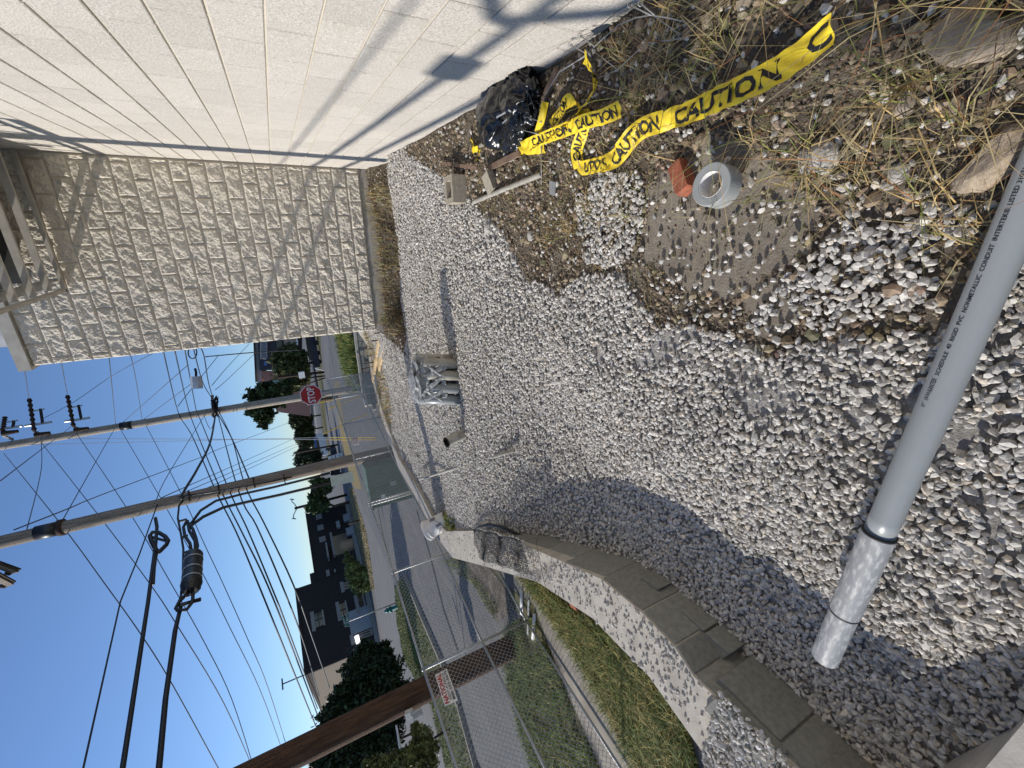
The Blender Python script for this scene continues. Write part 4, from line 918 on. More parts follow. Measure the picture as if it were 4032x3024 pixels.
# --- thin pale pipe on the soil
a_, b_ = Gg(1867, 795, .018), Gg(2133, 686, .018)
tp = thing('thin_pipe', a_, 'short thin pale plastic pipe lying on the soil beside the hollow block', 'pipe'); obj('body', MB().tube([a_, (a_+b_)/2+np.array([0, 0, .006]), b_], .016, 14, False), M_pvcold, tp, None, True)
obj('bore', MB().tube([a_+(b_-a_)*.01, a_+(b_-a_)*.02], .014, 14), M_print, tp)
a_, b_ = Gg(1890, 575, .03), Gg(1935, 545, .06); tag(obj('thin_pipe', MB().tube([a_, b_], .014, 10), M_pvcold, None, None, True), 'pale pipe end sticking out from under the black bag', 'pipe')
# --- wooden stakes
for a, b, r, lb in (((1742, 643), (1878, 662), .012, 'thin brown wooden stake lying near the hollow block towards the wall'), ((1927, 662), (2046, 602), .016, 'old wooden stake lying on the soil below the black bag'), ((2133, 412), (2193, 277), .018, 'old wooden stake running from behind the black bag towards the wall')):
    a_, b_ = Gg(*a, .02), Gg(*b, .035); dd = b_-a_
    tag(obj('wooden_stake', MB().box((a_+b_)/2, (np.linalg.norm(dd), r*2.2, r), frame(dd)), M_woodold), lb, 'stake')
# --- grey shard
p = Gg(2180, 742, .015); tag(obj('metal_scrap', MB().hexa([p+np.array(k) for k in ((-.04, -.02, 0), (.03, -.03, 0), (.04, .02, .004), (-.03, .03, 0))], [p+np.array(k) for k in ((-.04, -.02, .006), (.03, -.03, .012), (.04, .02, .018), (-.03, .03, .008))]), M_galv), 'small grey metal scrap on the soil below the tangle of caution tape', 'scrap')
# --- bigger rocks
def bigrock(px, py, size, m, lb, seed, flat=.5, rz=0.0, lift=.25, sink=.0):
    p = Gg(px, py, size[2]*lift); bm = bmesh.new(); bmesh.ops.create_icosphere(bm, subdivisions=4, radius=1)
    for v in bm.verts:
        c = v.co.copy(); nn = mnoise.noise(c*1.3+Vector((seed, 0, 0)))*.30+mnoise.noise(c*3.1+Vector((0, seed, 0)))*.14+mnoise.noise(c*9+Vector((0, 0, seed)))*.03
        q_ = c*(1+nn)
        for k in range(3): q_[k] = math.copysign(abs(q_[k])**.85, q_[k])
        v.co = q_
    bm.verts.index_update(); V_ = np.array([v.co[:] for v in bm.verts])*np.array(size)/2; F_ = [tuple(v.index for v in f.verts) for f in bm.faces]; bm.free()
    tag(obj('rock', MB().add(V_ @ rotz(rz).T+p, F_), m, None, None, False), lb, 'rock')
bigrock(3795, 140, (.13, .10, .07), M_rock, 'rounded tan rock in the weeds farthest up the slope towards the wall', 5, rz=.9)
bigrock(3905, 160, (.07, .08, .05), M_rock, 'smaller greenish tan rock beside the rounded tan rock', 9)
bigrock(3925, 630, (.16, .08, .07), M_rock, 'long tan rock half in the shade of the grey conduit', 12, rz=-.6)
bigrock(3245, 615, (.085, .075, .06), M_rockg, 'pale angular rock at the upper edge of the bare soil patch', 15, rz=.5)
bigrock(3180, 635, (.07, .05, .04), M_rockg, 'flat tan rock just beside the pale angular rock', 18, rz=.2)
bigrock(1925, 890, (.11, .08, .07), M_rockg, 'rounded grey rock at the border of gravel and dry grass', 21)
bigrock(3565, 410, (.055, .04, .03), M_rock, 'small bright tan stone in the middle of the weedy slope', 24)
bigrock(2090, 930, (.06, .05, .04), M_rockg, 'small grey rock in the dry grass below the rounded grey rock', 25)
bigrock(3540, 680, (.05, .04, .03), M_rockg, 'grey stone at the upper edge of the loose stones, beyond the conduit lettering', 27)
# --- bent wires with hooks
def wireobj(pix, r, lb, prongs=(), nm='bent_wire'):
    t = thing(nm, Gg(pix[0][0], pix[0][1], pix[0][2]), lb, 'wire')
    obj('strand', MB().tube([Gg(x_, y_, z_) for x_, y_, z_ in pix], r, 6), M_galv, t, None, True)
    for (x0, y0, z0), (x1, y1, z1) in prongs:
        a_, b_ = Gg(x0, y0, z0), Gg(x1, y1, z1); obj('prong', MB().tube([a_, b_], r, 6), M_galv, t, None, True)
        q_ = [b_+.008*np.array([math.cos(k), .4*math.sin(k), math.sin(k)]) for k in np.linspace(0, 5.6, 9)]; obj('hook', MB().tube(q_, r*.8, 5), M_galv, t, None, True)
wireobj([(2200, 290, .04), (2310, 213, .07), (2377, 150, .08), (2436, 98, .07), (2500, 71, .07), (2562, 59, .07), (2633, 71, .05), (2700, 87, .02)], .0022, 'galvanised wall tie wire with four hooked prongs arching above the tape by the wall',
        [((2563, 60, .07), (2480, 20, .09)), ((2578, 60, .07), (2522, 14, .09)), ((2338, 181, .08), (2283, 138, .10)), ((2310, 212, .07), (2244, 175, .09)), ((2335, 201, .06), (2430, 272, .03)), ((2580, 66, .06), (2680, 138, .02))])
wireobj([(2356, 308, .03), (2432, 275, .04), (2484, 225, .05), (2547, 170, .05), (2700, 150, .03)], .002, 'thin bent wire lying on the soil just above the big caution tape')
wireobj([(2132, 600, .03), (2133, 532, .06), (2143, 380, .07), (2203, 282, .07), (2312, 217, .05)], .0022, 'wire with two looped ends standing against the black bag', [((2133, 482, .09), (2068, 458, .11)), ((2125, 530, .08), (2058, 512, .10))])
wireobj([(2022, 570, .03), (2060, 640, .03), (2122, 722, .01)], .002, 'thin wire running down from the black bag across the thin pale pipe')
wireobj([(2128, 530, .06), (2131, 620, .03), (2131, 727, .02)], .002, 'straight thin wire crossing the end of the thin pale pipe')
wireobj([(2225, 520, .03), (2262, 590, .03), (2285, 660, .05)], .002, 'short wire crossing the fold in the caution tape')
# --- caution tape
cp = thing('caution_tape', Gg(2500, 460, .03), 'crumpled yellow CAUTION tape trailing over the weeds and soil', 'caution tape')
def ribbon(pix, wid, nm='strip', txt=None, txt2=None, flip=False, seed=0):
    """pix: (px, py, lift, roll) ; lettering follows the strip"""
    P_ = np.array([Gg(a, b, c) for a, b, c, _ in pix]); ro = np.array([q_[3] for q_ in pix]); wd = np.array([wid]*len(pix))
    M_ = 10; out = []; rr = []
    for i in range(len(P_)-1):
        p0 = P_[max(i-1, 0)]; p1 = P_[i]; p2 = P_[i+1]; p3 = P_[min(i+2, len(P_)-1)]
        for t in np.linspace(0, 1, M_)[:-1]:
            out.append(.5*((2*p1)+(-p0+p2)*t+(2*p0-5*p1+4*p2-p3)*t*t+(-p0+3*p1-3*p2+p3)*t**3)); rr.append(ro[i]+(ro[i+1]-ro[i])*t)
    out.append(P_[-1]); rr.append(ro[-1]); C_ = np.array(out); rr = np.array(rr); n_ = len(C_)
    S_ = np.concatenate([[0], np.cumsum(np.linalg.norm(np.diff(C_, axis=0), axis=1))]); T_ = np.gradient(C_, axis=0); T_ /= np.linalg.norm(T_, axis=1)[:, None]+1e-9
    B_ = np.cross(np.array([0, 0, 1.0]), T_); B_ /= np.linalg.norm(B_, axis=1)[:, None]+1e-9; N_ = np.cross(T_, B_)
    X_ = B_*np.cos(rr)[:, None]+N_*np.sin(rr)[:, None]; NN = np.cross(T_, X_)
    def surf(s, v):
        s = np.clip(s, 0, S_[-1]); k = np.clip(np.searchsorted(S_, s)-1, 0, n_-2); f_ = ((s-S_[k])/(S_[k+1]-S_[k]+1e-9))[:, None]
        c = C_[k]*(1-f_)+C_[k+1]*f_; x_ = X_[k]*(1-f_)+X_[k+1]*f_; nn = NN[k]*(1-f_)+NN[k+1]*f_
        wr_ = .0035*np.sin(v*130+seed+8*np.sin(s*14))+.002*np.sin(s*90+v*60+seed)
        return c+x_*v[:, None]+nn*wr_[:, None], nn
    ns = max(12, int(S_[-1]/.008)); nv = 13; s_ = np.repeat(np.linspace(0, S_[-1], ns), nv); v_ = np.tile(np.linspace(-wid/2, wid/2, nv), ns)
    V_, _ = surf(s_, v_); F_ = [(i*nv+j, i*nv+j+1, (i+1)*nv+j+1, (i+1)*nv+j) for i in range(ns-1) for j in range(nv-1)]
    o = obj(nm, MB().add(V_, F_), M_yel, cp, None, True)
    if txt:
        for (tt, a, b) in txt:
            Vt, Ft = text_mesh(tt, 1, .035); Vt, Ft = text_cut(Vt, Ft, .10); mn, mx = Vt.min(0), Vt.max(0)
            u = (Vt[:, 0]-mn[0])/(mx[0]-mn[0]); v = (Vt[:, 1]-mn[1])/(mx[1]-mn[1]); ss_ = S_[-1]*(a+(b-a)*u); vv = (v-.5)*wid*.70*(-1 if flip else 1)
            Q, nn = surf(ss_, vv); up_ = np.where((nn @ (np.array(CAM)-Q.mean(0))) > 0, 1, -1)[:, None]
            obj('lettering', MB().add(Q+nn*up_*.0012, Ft), M_print, cp)
def c3(*q_): return [(2200+a/1.8433, b/1.8433, l, r_) for a, b, l, r_ in q_]
def c2(*q_): return [(1200+a/1.8433, b/1.8433, l, r_) for a, b, l, r_ in q_]
W_T = .074
ribbon(c3((310, 1190, .03, -.2), (410, 1150, .05, .3), (480, 1060, .06, .7), (540, 985, .06, .6), (620, 925, .05, .3), (720, 890, .05, .3), (800, 868, .04, 1.0), (870, 845, .05, -.1), (980, 800, .06, 0), (1150, 720, .07, 0), (1350, 630, .08, .05), (1550, 530, .08, 0), (1720, 420, .09, 0), (1860, 310, .1, .05), (1985, 205, .11, 0)), W_T, txt=[('CAUTION', .10, .40), ('CAUTION', .475, .865), ('C', .94, .995)])
ribbon(c3((130, 1130, .02, .9), (150, 1215, .02, .3), (250, 1205, .03, .0), (380, 1165, .04, -.2)), W_T*.9, txt=[('UTION', .35, .9)], seed=2)
ribbon(c3((150, 1215, .02, .5), (130, 1100, .03, .9), (165, 980, .04, .7), (190, 870, .05, .8), (170, 800, .05, .9)), W_T*.8, seed=3, txt=[('CAUTION', .1, .9)])
ribbon(c2((1545, 1090, .03, .2), (1640, 1040, .06, .5), (1780, 985, .07, .6), (1920, 930, .07, .5), (2040, 880, .07, .4), (2160, 850, .06, .6), (2290, 790, .06, .3)), W_T*.85, seed=4, txt=[('CAUTION', .2, .62), ('CAUTION', .68, .98)])
ribbon(c2((2030, 410, .07, .3), (2080, 500, .08, .9), (2110, 580, .08, 1.0), (2085, 680, .07, .6), (2000, 790, .07, .8), (1900, 900, .06, .9), (1780, 980, .06, .5), (1640, 1060, .04, .3)), W_T*.75, seed=5, txt=[('CAUTION', .05, .4)])
ribbon(c2((1790, 910, .05, .2), (1850, 820, .06, .0), (1900, 740, .06, .2), (1960, 730, .06, .9), (2010, 800, .05, 1.1)), W_T*.8, seed=6, txt=[('CAUTION', .08, .55)])
ribbon(c2((1690, 960, .07, .9), (1720, 860, .09, 1.1), (1745, 740, .08, 1.2)), W_T*.5, seed=7)
ribbon(c2((1560, 1090, .02, .2), (1650, 1100, .03, .9), (1740, 1080, .02, .5)), W_T*.6, seed=8)
ct2 = cp; cp = thing('caution_tape', Gg(1868, 577, .03), 'small yellow scrap of tape on the gravel above the black bag', 'caution tape')
ribbon(c2((1205, 1005, .02, .5), (1230, 1060, .03, 1.0), (1215, 1095, .02, .2), (1265, 1080, .03, .8), (1250, 1170, .01, .7)), .035, seed=9)
# --- black bag
bc = Gg(2020, 440, .05); bg_ = thing('black_bag', (bc[0], bc[1], gz(bc[0], bc[1])), 'crumpled shiny black plastic bag slumped against the foot of the smooth wall', 'bag')
def lump(c, size, seed, amp=.32, sub=5, rz=0.0):
    bm = bmesh.new(); bmesh.ops.create_icosphere(bm, subdivisions=sub, radius=1)
    for v in bm.verts:
        q_ = v.co.copy(); s0 = Vector((seed, seed*.7, -seed))
        wv = q_+.5*Vector((mnoise.noise(q_*1.5+s0), mnoise.noise(q_*1.5-s0), mnoise.noise(q_*1.7+s0*2)))
        n_ = -abs(mnoise.noise(wv*1.6+s0))*1.1-abs(mnoise.noise(wv*3.2+s0))*.32+.35+mnoise.noise(q_*1.1+s0)*.5
        v.co = q_*(1+amp*n_)
        if v.co.z < -.5: v.co.z = -.5
    bm.verts.index_update(); V_ = np.array([v.co[:] for v in bm.verts])*np.array(size)/2 @ rotz(rz).T+c; F_ = [tuple(v.index for v in f.verts) for f in bm.faces]; bm.free(); return V_, F_
V_, F_ = lump(Gg(1960, 455, .07), (.30, .52, .20), 3.1, .5, rz=.25); obj('body', MB().add(V_, F_), M_bag, bg_, None, True)
V_, F_ = lump(Gg(2050, 405, .07), (.24, .34, .19), 7.7, .6, rz=-.3); obj('fold', MB().add(V_, F_), M_bag, bg_, None, True)
V_, F_ = lump(Gg(2075, 320, .07), (.14, .24, .15), 11.7, .65, rz=-.5); obj('fold', MB().add(V_, F_), M_bag, bg_, None, True)
V_, F_ = lump(Gg(2015, 525, .05), (.2, .26, .13), 15.7, .5, rz=.1); obj('fold', MB().add(V_, F_), M_bag, bg_, None, True)
fl = [Gg(1898, 352, .02), Gg(1935, 362, .08), Gg(1975, 345, .12), Gg(1990, 372, .10), Gg(1930, 380, .04)]
obj('flap', MB().add([*fl, *[q_+np.array([.01, 0, -.02]) for q_ in fl]], [(0, 1, 2, 3, 4), (9, 8, 7, 6, 5)]), M_bag, bg_)
for a, b, cc, d_ in ((1955, 463, 1990, 443), (1978, 486, 1996, 470), (1990, 425, 2012, 440)):
    a_, b_ = Gg(a, b, .17), Gg(cc, d_, .175); obj('printed_streak', MB().box((a_+b_)/2, (np.linalg.norm(b_-a_), .008, .002), frame(b_-a_)), M_fascia, bg_)
# --- wrapped bundle of conduit stubs
bb = [Gg(1800, 1438, 0), Gg(1806, 1486, 0), Gg(1812, 1537, 0), Gg(1812, 1583, 0)]
bt = [PY(1660, 1432, 3.92), PY(1650, 1475, 3.92), PY(1652, 1528, 3.94), PY(1645, 1568, 3.95)]
bn = thing('conduit_bundle', (bb[1][0], bb[1][1], 0), 'upright bundle of grey conduit stubs taped over with silver duct tape, standing in the gravel', 'conduit bundle')
for row in range(2):
    for i in range(4):
        o_ = np.array([.012*row, .125*row, 0]); obj('conduit', MB().tube([bb[i]-np.array([0, 0, .1])+o_, bt[i]+o_], .054, 24), M_pvcold if i < 2 or row else M_pvc, bn, None, True)
def crumple(V_, amp, fr, seed):
    V_ = np.array(V_); return V_+np.array([[mnoise.noise(Vector(v)*fr+Vector((seed, 0, 0))), mnoise.noise(Vector(v)*fr+Vector((0, seed, 0))), mnoise.noise(Vector(v)*fr+Vector((0, 0, seed)))] for v in V_])*amp
def wrapband(z0, z1, ex, m, nm, seed, top=False):
    # closed loop around the two rows at height fraction z0..z1
    V_ = []; nn = 64; kk = 7
    def cen(i, f_): return bb[i]+(bt[i]-bb[i])*f_
    for j in range(kk):
        f_ = z0+(z1-z0)*j/(kk-1); a = cen(0, f_); b = cen(3, f_); c = np.array([.012, .125, 0]); ctr = (a+b+c)/2; u = (a-b); hl = np.linalg.norm(u)/2; u = u/np.linalg.norm(u); v = np.array([-u[1], u[0], 0]); 
        if v[1] < 0: v = -v
        for q in np.linspace(0, 2*np.pi, nn, False):
            cx2, sy2 = math.cos(q), math.sin(q); ss2 = math.copysign(abs(sy2)**.5, sy2); cc2 = math.copysign(abs(cx2)**.45, cx2)
            bump_ = -.012*abs(math.sin(cc2*2*math.pi)) if abs(sy2) > .3 else 0
            V_.append(ctr+u*cc2*(hl+.054+ex)+v*ss2*(.0625+.054+ex+bump_)+np.array([0, 0, .0]))
    F_ = [(j*nn+i, j*nn+(i+1) % nn, (j+1)*nn+(i+1) % nn, (j+1)*nn+i) for j in range(kk-1) for i in range(nn)]
    if top:
        V_.append(np.mean(V_[-nn:], axis=0)+np.array([0, 0, .03])); F_ += [((kk-1)*nn+i, (kk-1)*nn+(i+1) % nn, len(V_)-1) for i in range(nn)]
    obj(nm, MB().add(crumple(V_, .022, 22, seed), F_), m, bn, None, False)
wrapband(.80, 1.04, .004, M_tapeg, 'tape_cap', 2.0, True); wrapband(.38, .50, .003, M_tapeg, 'tape_wrap', 4.0)
for a, b, f0, f1 in ((0, 1, .92, .42), (1, 0, .88, .40), (2, 3, .90, .45), (3, 2, .92, .48), (1, 2, .5, .88)):
    p0 = bb[a]+(bt[a]-bb[a])*f0+np.array([0, -.062, 0]); p1 = bb[b]+(bt[b]-bb[b])*f1+np.array([0, -.064, 0]); V_ = []
    for t in np.linspace(0, 1, 9):
        for s_ in (-.024, 0, .024): V_.append(p0+(p1-p0)*t+np.array([s_, -.003*(s_ == 0), s_*.3]))
    obj('tape_strip', MB().add(crumple(V_, .012, 30, a+b*3), [(i*3+j, i*3+j+1, (i+1)*3+j+1, (i+1)*3+j) for i in range(8) for j in range(2)]), M_tapeg, bn)
V_, F_ = lump((bt[0]+bt[3])/2+np.array([-.0, .04, .03]), (.42, .24, .10), 5.0, .7, 4); obj('plastic_cover', MB().add(V_, F_), M_tapeg, bn)
# --- short stub
b0 = Gg(1836, 1705, -.02); t0 = PY(1756, 1742, b0[1]-.05); stb = thing('conduit_stub', b0, 'single short grey conduit stub leaning out of the gravel with a dark open end', 'conduit stub')
dd = (t0-b0)/np.linalg.norm(t0-b0)
obj('pipe', MB().tube([b0-dd*.1, t0], .054, 28, False), M_pvcold, stb, None, True); obj('lining', MB().tube([b0, t0], .049, 28, False), M_black, stb, None, True)
obj('rim', MB().tube([t0-dd*.012, t0+dd*.003], .0555, 28, False), M_black, stb, None, True)
# --- rod across the gravel
a_, b_ = Gg(1652, 1888, .11), Gg(2022, 1775, .07); rod = thing('conduit_length', a_, 'thin straight grey conduit lying across the gravel beyond the bucket', 'conduit')
obj('pipe', MB().tube([a_, (a_+b_)/2+np.array([0, 0, .0]), b_], .0165, 14), M_pvcold, rod, None, True); obj('bore', MB().tube([a_-(b_-a_)*.0005, a_+(b_-a_)*.001], .013, 12), M_black, rod)
# --- bucket
b0 = Gg(1760, 2042, .0); t0 = PY(1693, 2083, b0[1]+.10); dd = t0-b0; dd /= np.linalg.norm(dd); hb = .37
bk = thing('bucket', b0, 'dirty white plastic bucket with black label marks tilted on the end of the retaining wall', 'bucket')
r0, r1 = .125, .152; pf = [(0, r0-.005), (.01, r0), (.5, (r0+r1)/2), (.80, r1-.008), (.81, r1+.002), (.85, r1+.002), (.86, r1-.004), (.90, r1-.003), (.91, r1+.006), (1.0, r1+.006)]
obj('body', MB().tube([b0+dd*hb*f_ for f_, _ in pf], [r_ for _, r_ in pf], 40, False).tube([b0+dd*.01, b0+dd*.012], r0-.004, 40), M_bucket, bk, None, True)
obj('inside', MB().tube([b0+dd*hb*.03, b0+dd*hb], [r0-.006, r1-.001], 40, False), M_bucket, bk, None, True)
obj('rim', MB().tube([b0+dd*hb*.985, b0+dd*hb*1.01], r1+.010, 40, False).tube([b0+dd*hb*1.01, b0+dd*hb*.985], r1-.002, 40, False), M_white, bk, None, True)
vc = CAM-(b0+dd*hb*.5); vc -= dd*np.dot(vc, dd); vc /= np.linalg.norm(vc); lt = np.cross(dd, vc)
def onbucket(f_, an, ex=.0015): r_ = r0+(r1-.008-r0)*f_/.8+ex; return b0+dd*hb*f_+r_*(vc*math.cos(an)+lt*math.sin(an))
def patch(nm, f0, f1, a0_, a1_, m):
    V_ = []; 
    for f_ in np.linspace(f0, f1, 4):
        for an in np.linspace(a0_, a1_, 12): V_.append(onbucket(f_, an))
    obj(nm, MB().add(V_, [(i*12+j, i*12+j+1, (i+1)*12+j+1, (i+1)*12+j) for i in range(3) for j in range(11)]), m, bk)
lbl = 1
patch('label', .16, .42, -.95, .05, M_label); patch('label', .34, .60, .62, 1.15, M_sill)
V_ = [onbucket(.29+.115*math.sin(q)*k, -.62+.30*math.cos(q)*k, .003) for k in (1, .78) for q in np.linspace(0, 2*np.pi, 24, False)]
obj('warning_ring', MB().add(V_, [(i, (i+1) % 24, 24+(i+1) % 24, 24+i) for i in range(24)]), M_white, bk)
hdl = [onbucket(.86, 1.5, .01), onbucket(.55, 1.0, .03), onbucket(.22, .1, .02), onbucket(.5, -1.1, .03), onbucket(.86, -1.5, .01)]
obj('handle', MB().tube(hdl, .0028, 6), M_iron, bk, None, True)
# --- geogrid draped over the wall top
gg = thing('geogrid', G(1960, 2150, .08), 'black plastic geogrid mesh draped over the pebble covered wall top', 'geogrid')
q4 = [np.array(G(x_, y_, z_)) for x_, y_, z_ in ((1868, 2068, .03), (2058, 2112, .15), (2098, 2262, .15), (1893, 2200, .02))]
def gsurf(u, v):
    p = q4[0]*(1-u)*(1-v)+q4[1]*u*(1-v)+q4[2]*u*v+q4[3]*(1-u)*v; k = mnoise.noise(Vector((u*3, v*3, 0)))*.022+.018+.012*math.sin(u*19+v*4)
    e = .05*max(0, .12-v)/.12; return p+np.array([0, 0, k+e])
mb = MB(); nu, nv_ = 46, 18
for i in range(nu+1): mb.tube([gsurf(i/nu+.006*math.sin(j*2.1+i), j/22) for j in range(23)], .0022, 3, False)
for j in range(nv_+1): mb.tube([gsurf(i/46, j/nv_+.01*math.sin(i*1.3+j)) for i in range(47)], .0022, 3, False)
obj('net', mb, M_geo, gg, 'stuff')
obj('rolled_edge', MB().tube([Gg(1862, 2085, .04), Gg(1890, 2072, .07), Gg(1930, 2066, .08), Gg(1975, 2075, .08), Gg(2020, 2096, .07), Gg(2070, 2112, .04)], [.006, .012, .016, .016, .013, .005], 8), M_geo, gg, None, True)
x = rng.uniform(0, 1, 700); y = rng.uniform(0, 1, 700); P_ = np.array([gsurf(a, b) for a, b in zip(x, y)])-np.array([0, 0, .02])
scatter('geogrid_pebbles', P_, rng.uniform(.014, .032, 700), M_stone, gtint(700))
a_ = [np.array(G(x_, y_, .17)) for x_, y_ in ((2117, 2120), (2112, 2140), (2125, 2200), (2135, 2260), (2150, 2318))]
tag(obj('tie_wire', MB().tube(a_, .002, 5), M_iron, None, None, True), 'thin loose wire lying across the pale wall top beside the geogrid', 'wire')
x_ = G(2210, 2385, ST+.35); tag(obj('brown_board', MB().box((x_[0], x_[1], ST+.2), (.22, .14, .03), frame((1, .4, .3))), M_brick), 'small reddish board lying in the grass at the foot of the retaining wall', 'board')
for a, b, lb in (((2053, 2325), (2054, 2418), 'white pipe in the dirt by the fence post foot, farther of the two'), ((2105, 2420), (2098, 2515), 'white pipe in the dirt by the fence post foot, nearer of the two')):
    tag(obj('white_pipe', MB().tube([G(*a, ST+.04), G(*b, ST+.04)], .03, 10), M_white, None, None, True), lb, 'pipe')

# ------------------------------------------------------------------ lumber and rebar by the rough wall corner
def board(pa, pb, wid, th, m, lb, z=0.0, nm='lumber'):
    a_, b_ = G(*pa, z), G(*pb, z); dd = b_-a_; tag(obj(nm, MB().box((a_+b_)/2, (np.linalg.norm(dd), wid, th), frame(dd)), m), lb, 'lumber')
board((1497, 1312), (1468, 1500), .09, .04, M_wood, 'long fresh yellow board lying on the far wall top beyond the rough wall corner', -.02)
board((1512, 1365), (1490, 1450), .14, .03, M_wood, 'short pale board lying beside the long fresh yellow board', -.03)
board((1475, 1470), (1482, 1520), .05, .05, M_galv, 'grey painted piece of lumber at the end of the fresh boards', -.03)
board((1525, 1312), (1495, 1400), .10, .02, M_conc, 'thin weathered grey board with a pointed end beside the dirt', .0)
cs = thing('gusset_sheet', G(1430, 1330, -.2), 'pale triangular sheet of plywood beside the corner of the rough wall', 'sheet')
V_ = [G(1408, 1305, -.15), G(1455, 1372, -.25), G(1462, 1440, -.25), G(1468, 1380, -.2), G(1462, 1300, -.1)]; obj('sheet', MB().add([*V_, *[np.array(v)-np.array([0, 0, .02]) for v in V_]], [(0, 1, 2, 3, 4), (9, 8, 7, 6, 5)]+[(i, 5+i, 5+(i+1) % 5, (i+1) % 5) for i in range(5)]), M_slab, cs)
for i, ((a, b), (c, d_)) in enumerate((((1475, 1313), (1524, 1303)), ((1463, 1343), (1508, 1336)), ((1450, 1375), (1486, 1367)), ((1441, 1403), (1472, 1399)), ((1430, 1433), (1468, 1425)), ((1421, 1453), (1457, 1444)))):
    g0 = G(c, d_, -.1); o_ = obj('rebar_stake', MB().tube([g0-np.array([0, 0, .2]), PD(a, b, hd(g0))], .012, 6), M_iron, None, None, True)
    tag(o_, 'dark rebar stake, one of six standing in a row along the fresh boards', 'rebar stake', 'rebar stakes along the boards')
# lower retaining wall outside
lw = thing('lower_wall', G(1418, 1500, -.6), 'low block wall with a pale cap running below the lumber', 'wall')
cp_ = [np.array(G(*q_, -.75)) for q_ in ((1390, 1285), (1404, 1400), (1418, 1500), (1428, 1560), (1437, 1600))]
for i in range(4):
    a_, b_ = cp_[i], cp_[i+1]; dd = b_-a_; L_ = np.linalg.norm(dd)
    obj('cap', MB().box((a_+b_)/2-np.array([0, 0, .04]), (L_, .25, .08), frame(dd)), M_slab, lw)
    for r_ in range(3):
        nb_ = max(1, int(L_/.45))
        for k_ in range(nb_):
            f0 = (k_+(.5 if r_ % 2 else 0))/nb_; 
            if f0 > 1-.5/nb_: continue
            c = a_+dd*(f0+.5/nb_)-np.array([0, 0, .08+.15*(r_+.5)+.05]); obj('block', MB().box(c, (L_/nb_-.02, .2, .14), frame(dd)), M_rblock, lw)

# ------------------------------------------------------------------ cabinet, hydrant, signs, small street things
cab = thing('utility_cabinet', (-8.2, 12.9, ST), 'green metal utility cabinet standing behind the fence at the foot of the grey pole', 'cabinet')
Rc = rotz(math.atan2(8.3, -5.4)-math.pi/2-.25)
pc = np.array([-7.75, 12.05, 0]); obj('body', MB().box(pc+np.array([0, 0, ST+.72]), (1.25, .95, 1.4), Rc), M_greenbox, cab)
obj('lid', MB().box(pc+np.array([0, 0, ST+1.45]), (1.32, 1.02, .07), Rc), M_greenbox, cab)
fr_ = Rc @ np.array([0, -1, 0]); sx_ = Rc @ np.array([1, 0, 0])
for s_ in (-.31, .31): obj('door', MB().box(pc+fr_*.485+sx_*s_+np.array([0, 0, ST+.7]), (.58, .02, 1.2), Rc), M_greenbox, cab)
obj('latch', MB().box(pc+fr_*.51+np.array([0, 0, ST+.75]), (.12, .03, .18), Rc), M_galv, cab); obj('warning_label', MB().box(pc+fr_*.50+sx_*-.35+np.array([0, 0, ST+1.1]), (.16, .006, .12), Rc), M_white, cab)
# stop sign
sx0 = PD(1225, 1555, 18.5); sp0 = np.array([sx0[0], sx0[1], ST]); st_ = thing('stop_sign', sp0, 'red octagonal STOP sign in front of the pale utility pole', 'stop sign')
nf = CAM-sx0; nf[2] = 0; nf /= np.linalg.norm(nf); rt = np.cross((0, 0, 1), nf); upv = np.array([0, 0, 1.0])
def octo(r_, off): return [sx0+nf*off+rt*r_*math.cos(q)+upv*r_*math.sin(q) for q in [math.pi/8+k*math.pi/4 for k in range(8)]]
def plate(nm, r_, o0, o1, m): a, b = octo(r_, o0), octo(r_, o1); obj(nm, MB().add(a+b, [tuple(range(7, -1, -1)), tuple(range(8, 16))]+[(i, (i+1) % 8, 8+(i+1) % 8, 8+i) for i in range(8)]), m, st_)
plate('border', .415, 0, .006, M_white); plate('face', .385, .006, .010, M_red)
Vt, Ft = text_mesh('STOP', 1, .02); mn, mx = Vt.min(0), Vt.max(0); u = ((Vt[:, 0]-mn[0])/(mx[0]-mn[0])-.5)*.62; v = ((Vt[:, 1]-mn[1])/(mx[1]-mn[1])-.5)*.27
obj('lettering', MB().add(sx0+nf*.016+rt*u[:, None]+upv*v[:, None], Ft), M_white, st_)
obj('post', MB().box((sx0+sp0)/2-nf*.03+np.array([0, 0, .15]), (.05, .03, sx0[2]-ST+.3), rotz(math.atan2(rt[1], rt[0]))), M_galv, st_)
def streetsign(base_px, top_px, signs, lb, words):
    g0 = np.array(G(*base_px, ST)); h_ = hd(g0); t = thing('street_sign', g0, lb, 'street sign'); tp_ = PD(*top_px, h_)
    obj('post', MB().tube([g0, (g0[0], g0[1], tp_[2])], .03, 8), M_galv, t, None, True)
    for c4_, wds, i in zip(signs, words, range(2)):
        c4 = [PD(a, b, h_-.06-.02*i) for a, b in c4_]; n_ = signboard(t, c4, .01, M_white, 'name_plate')
        c4i = [np.array(c)+(np.mean(c4, axis=0)-np.array(c))*.06+n_*.003 for c in c4]; obj('plate_face', MB().add(c4i, [(0, 1, 2, 3)]), M_green, t)
        for (w_, u0, v0, u1, v1) in wds: quad_text(t, 'lettering', w_, c4i, u0, v0, u1, v1, M_white, n_, .01)
streetsign((1562, 2373), (1366, 2437), [[(1357, 2468), (1343, 2426), (1352, 2423), (1368, 2465)], [(1376, 2466), (1373, 2415), (1360, 2419), (1362, 2470)]], 'pair of green street name signs on a post in front of the dark brick building',
           [[('S', .05, .5, .13, .85), ('MORTON', .18, .2, .75, .8), ('ST', .80, .45, .92, .8)], [('W', .05, .5, .13, .85), ('GRIMES', .18, .2, .75, .8), ('LN', .80, .45, .92, .8)]])
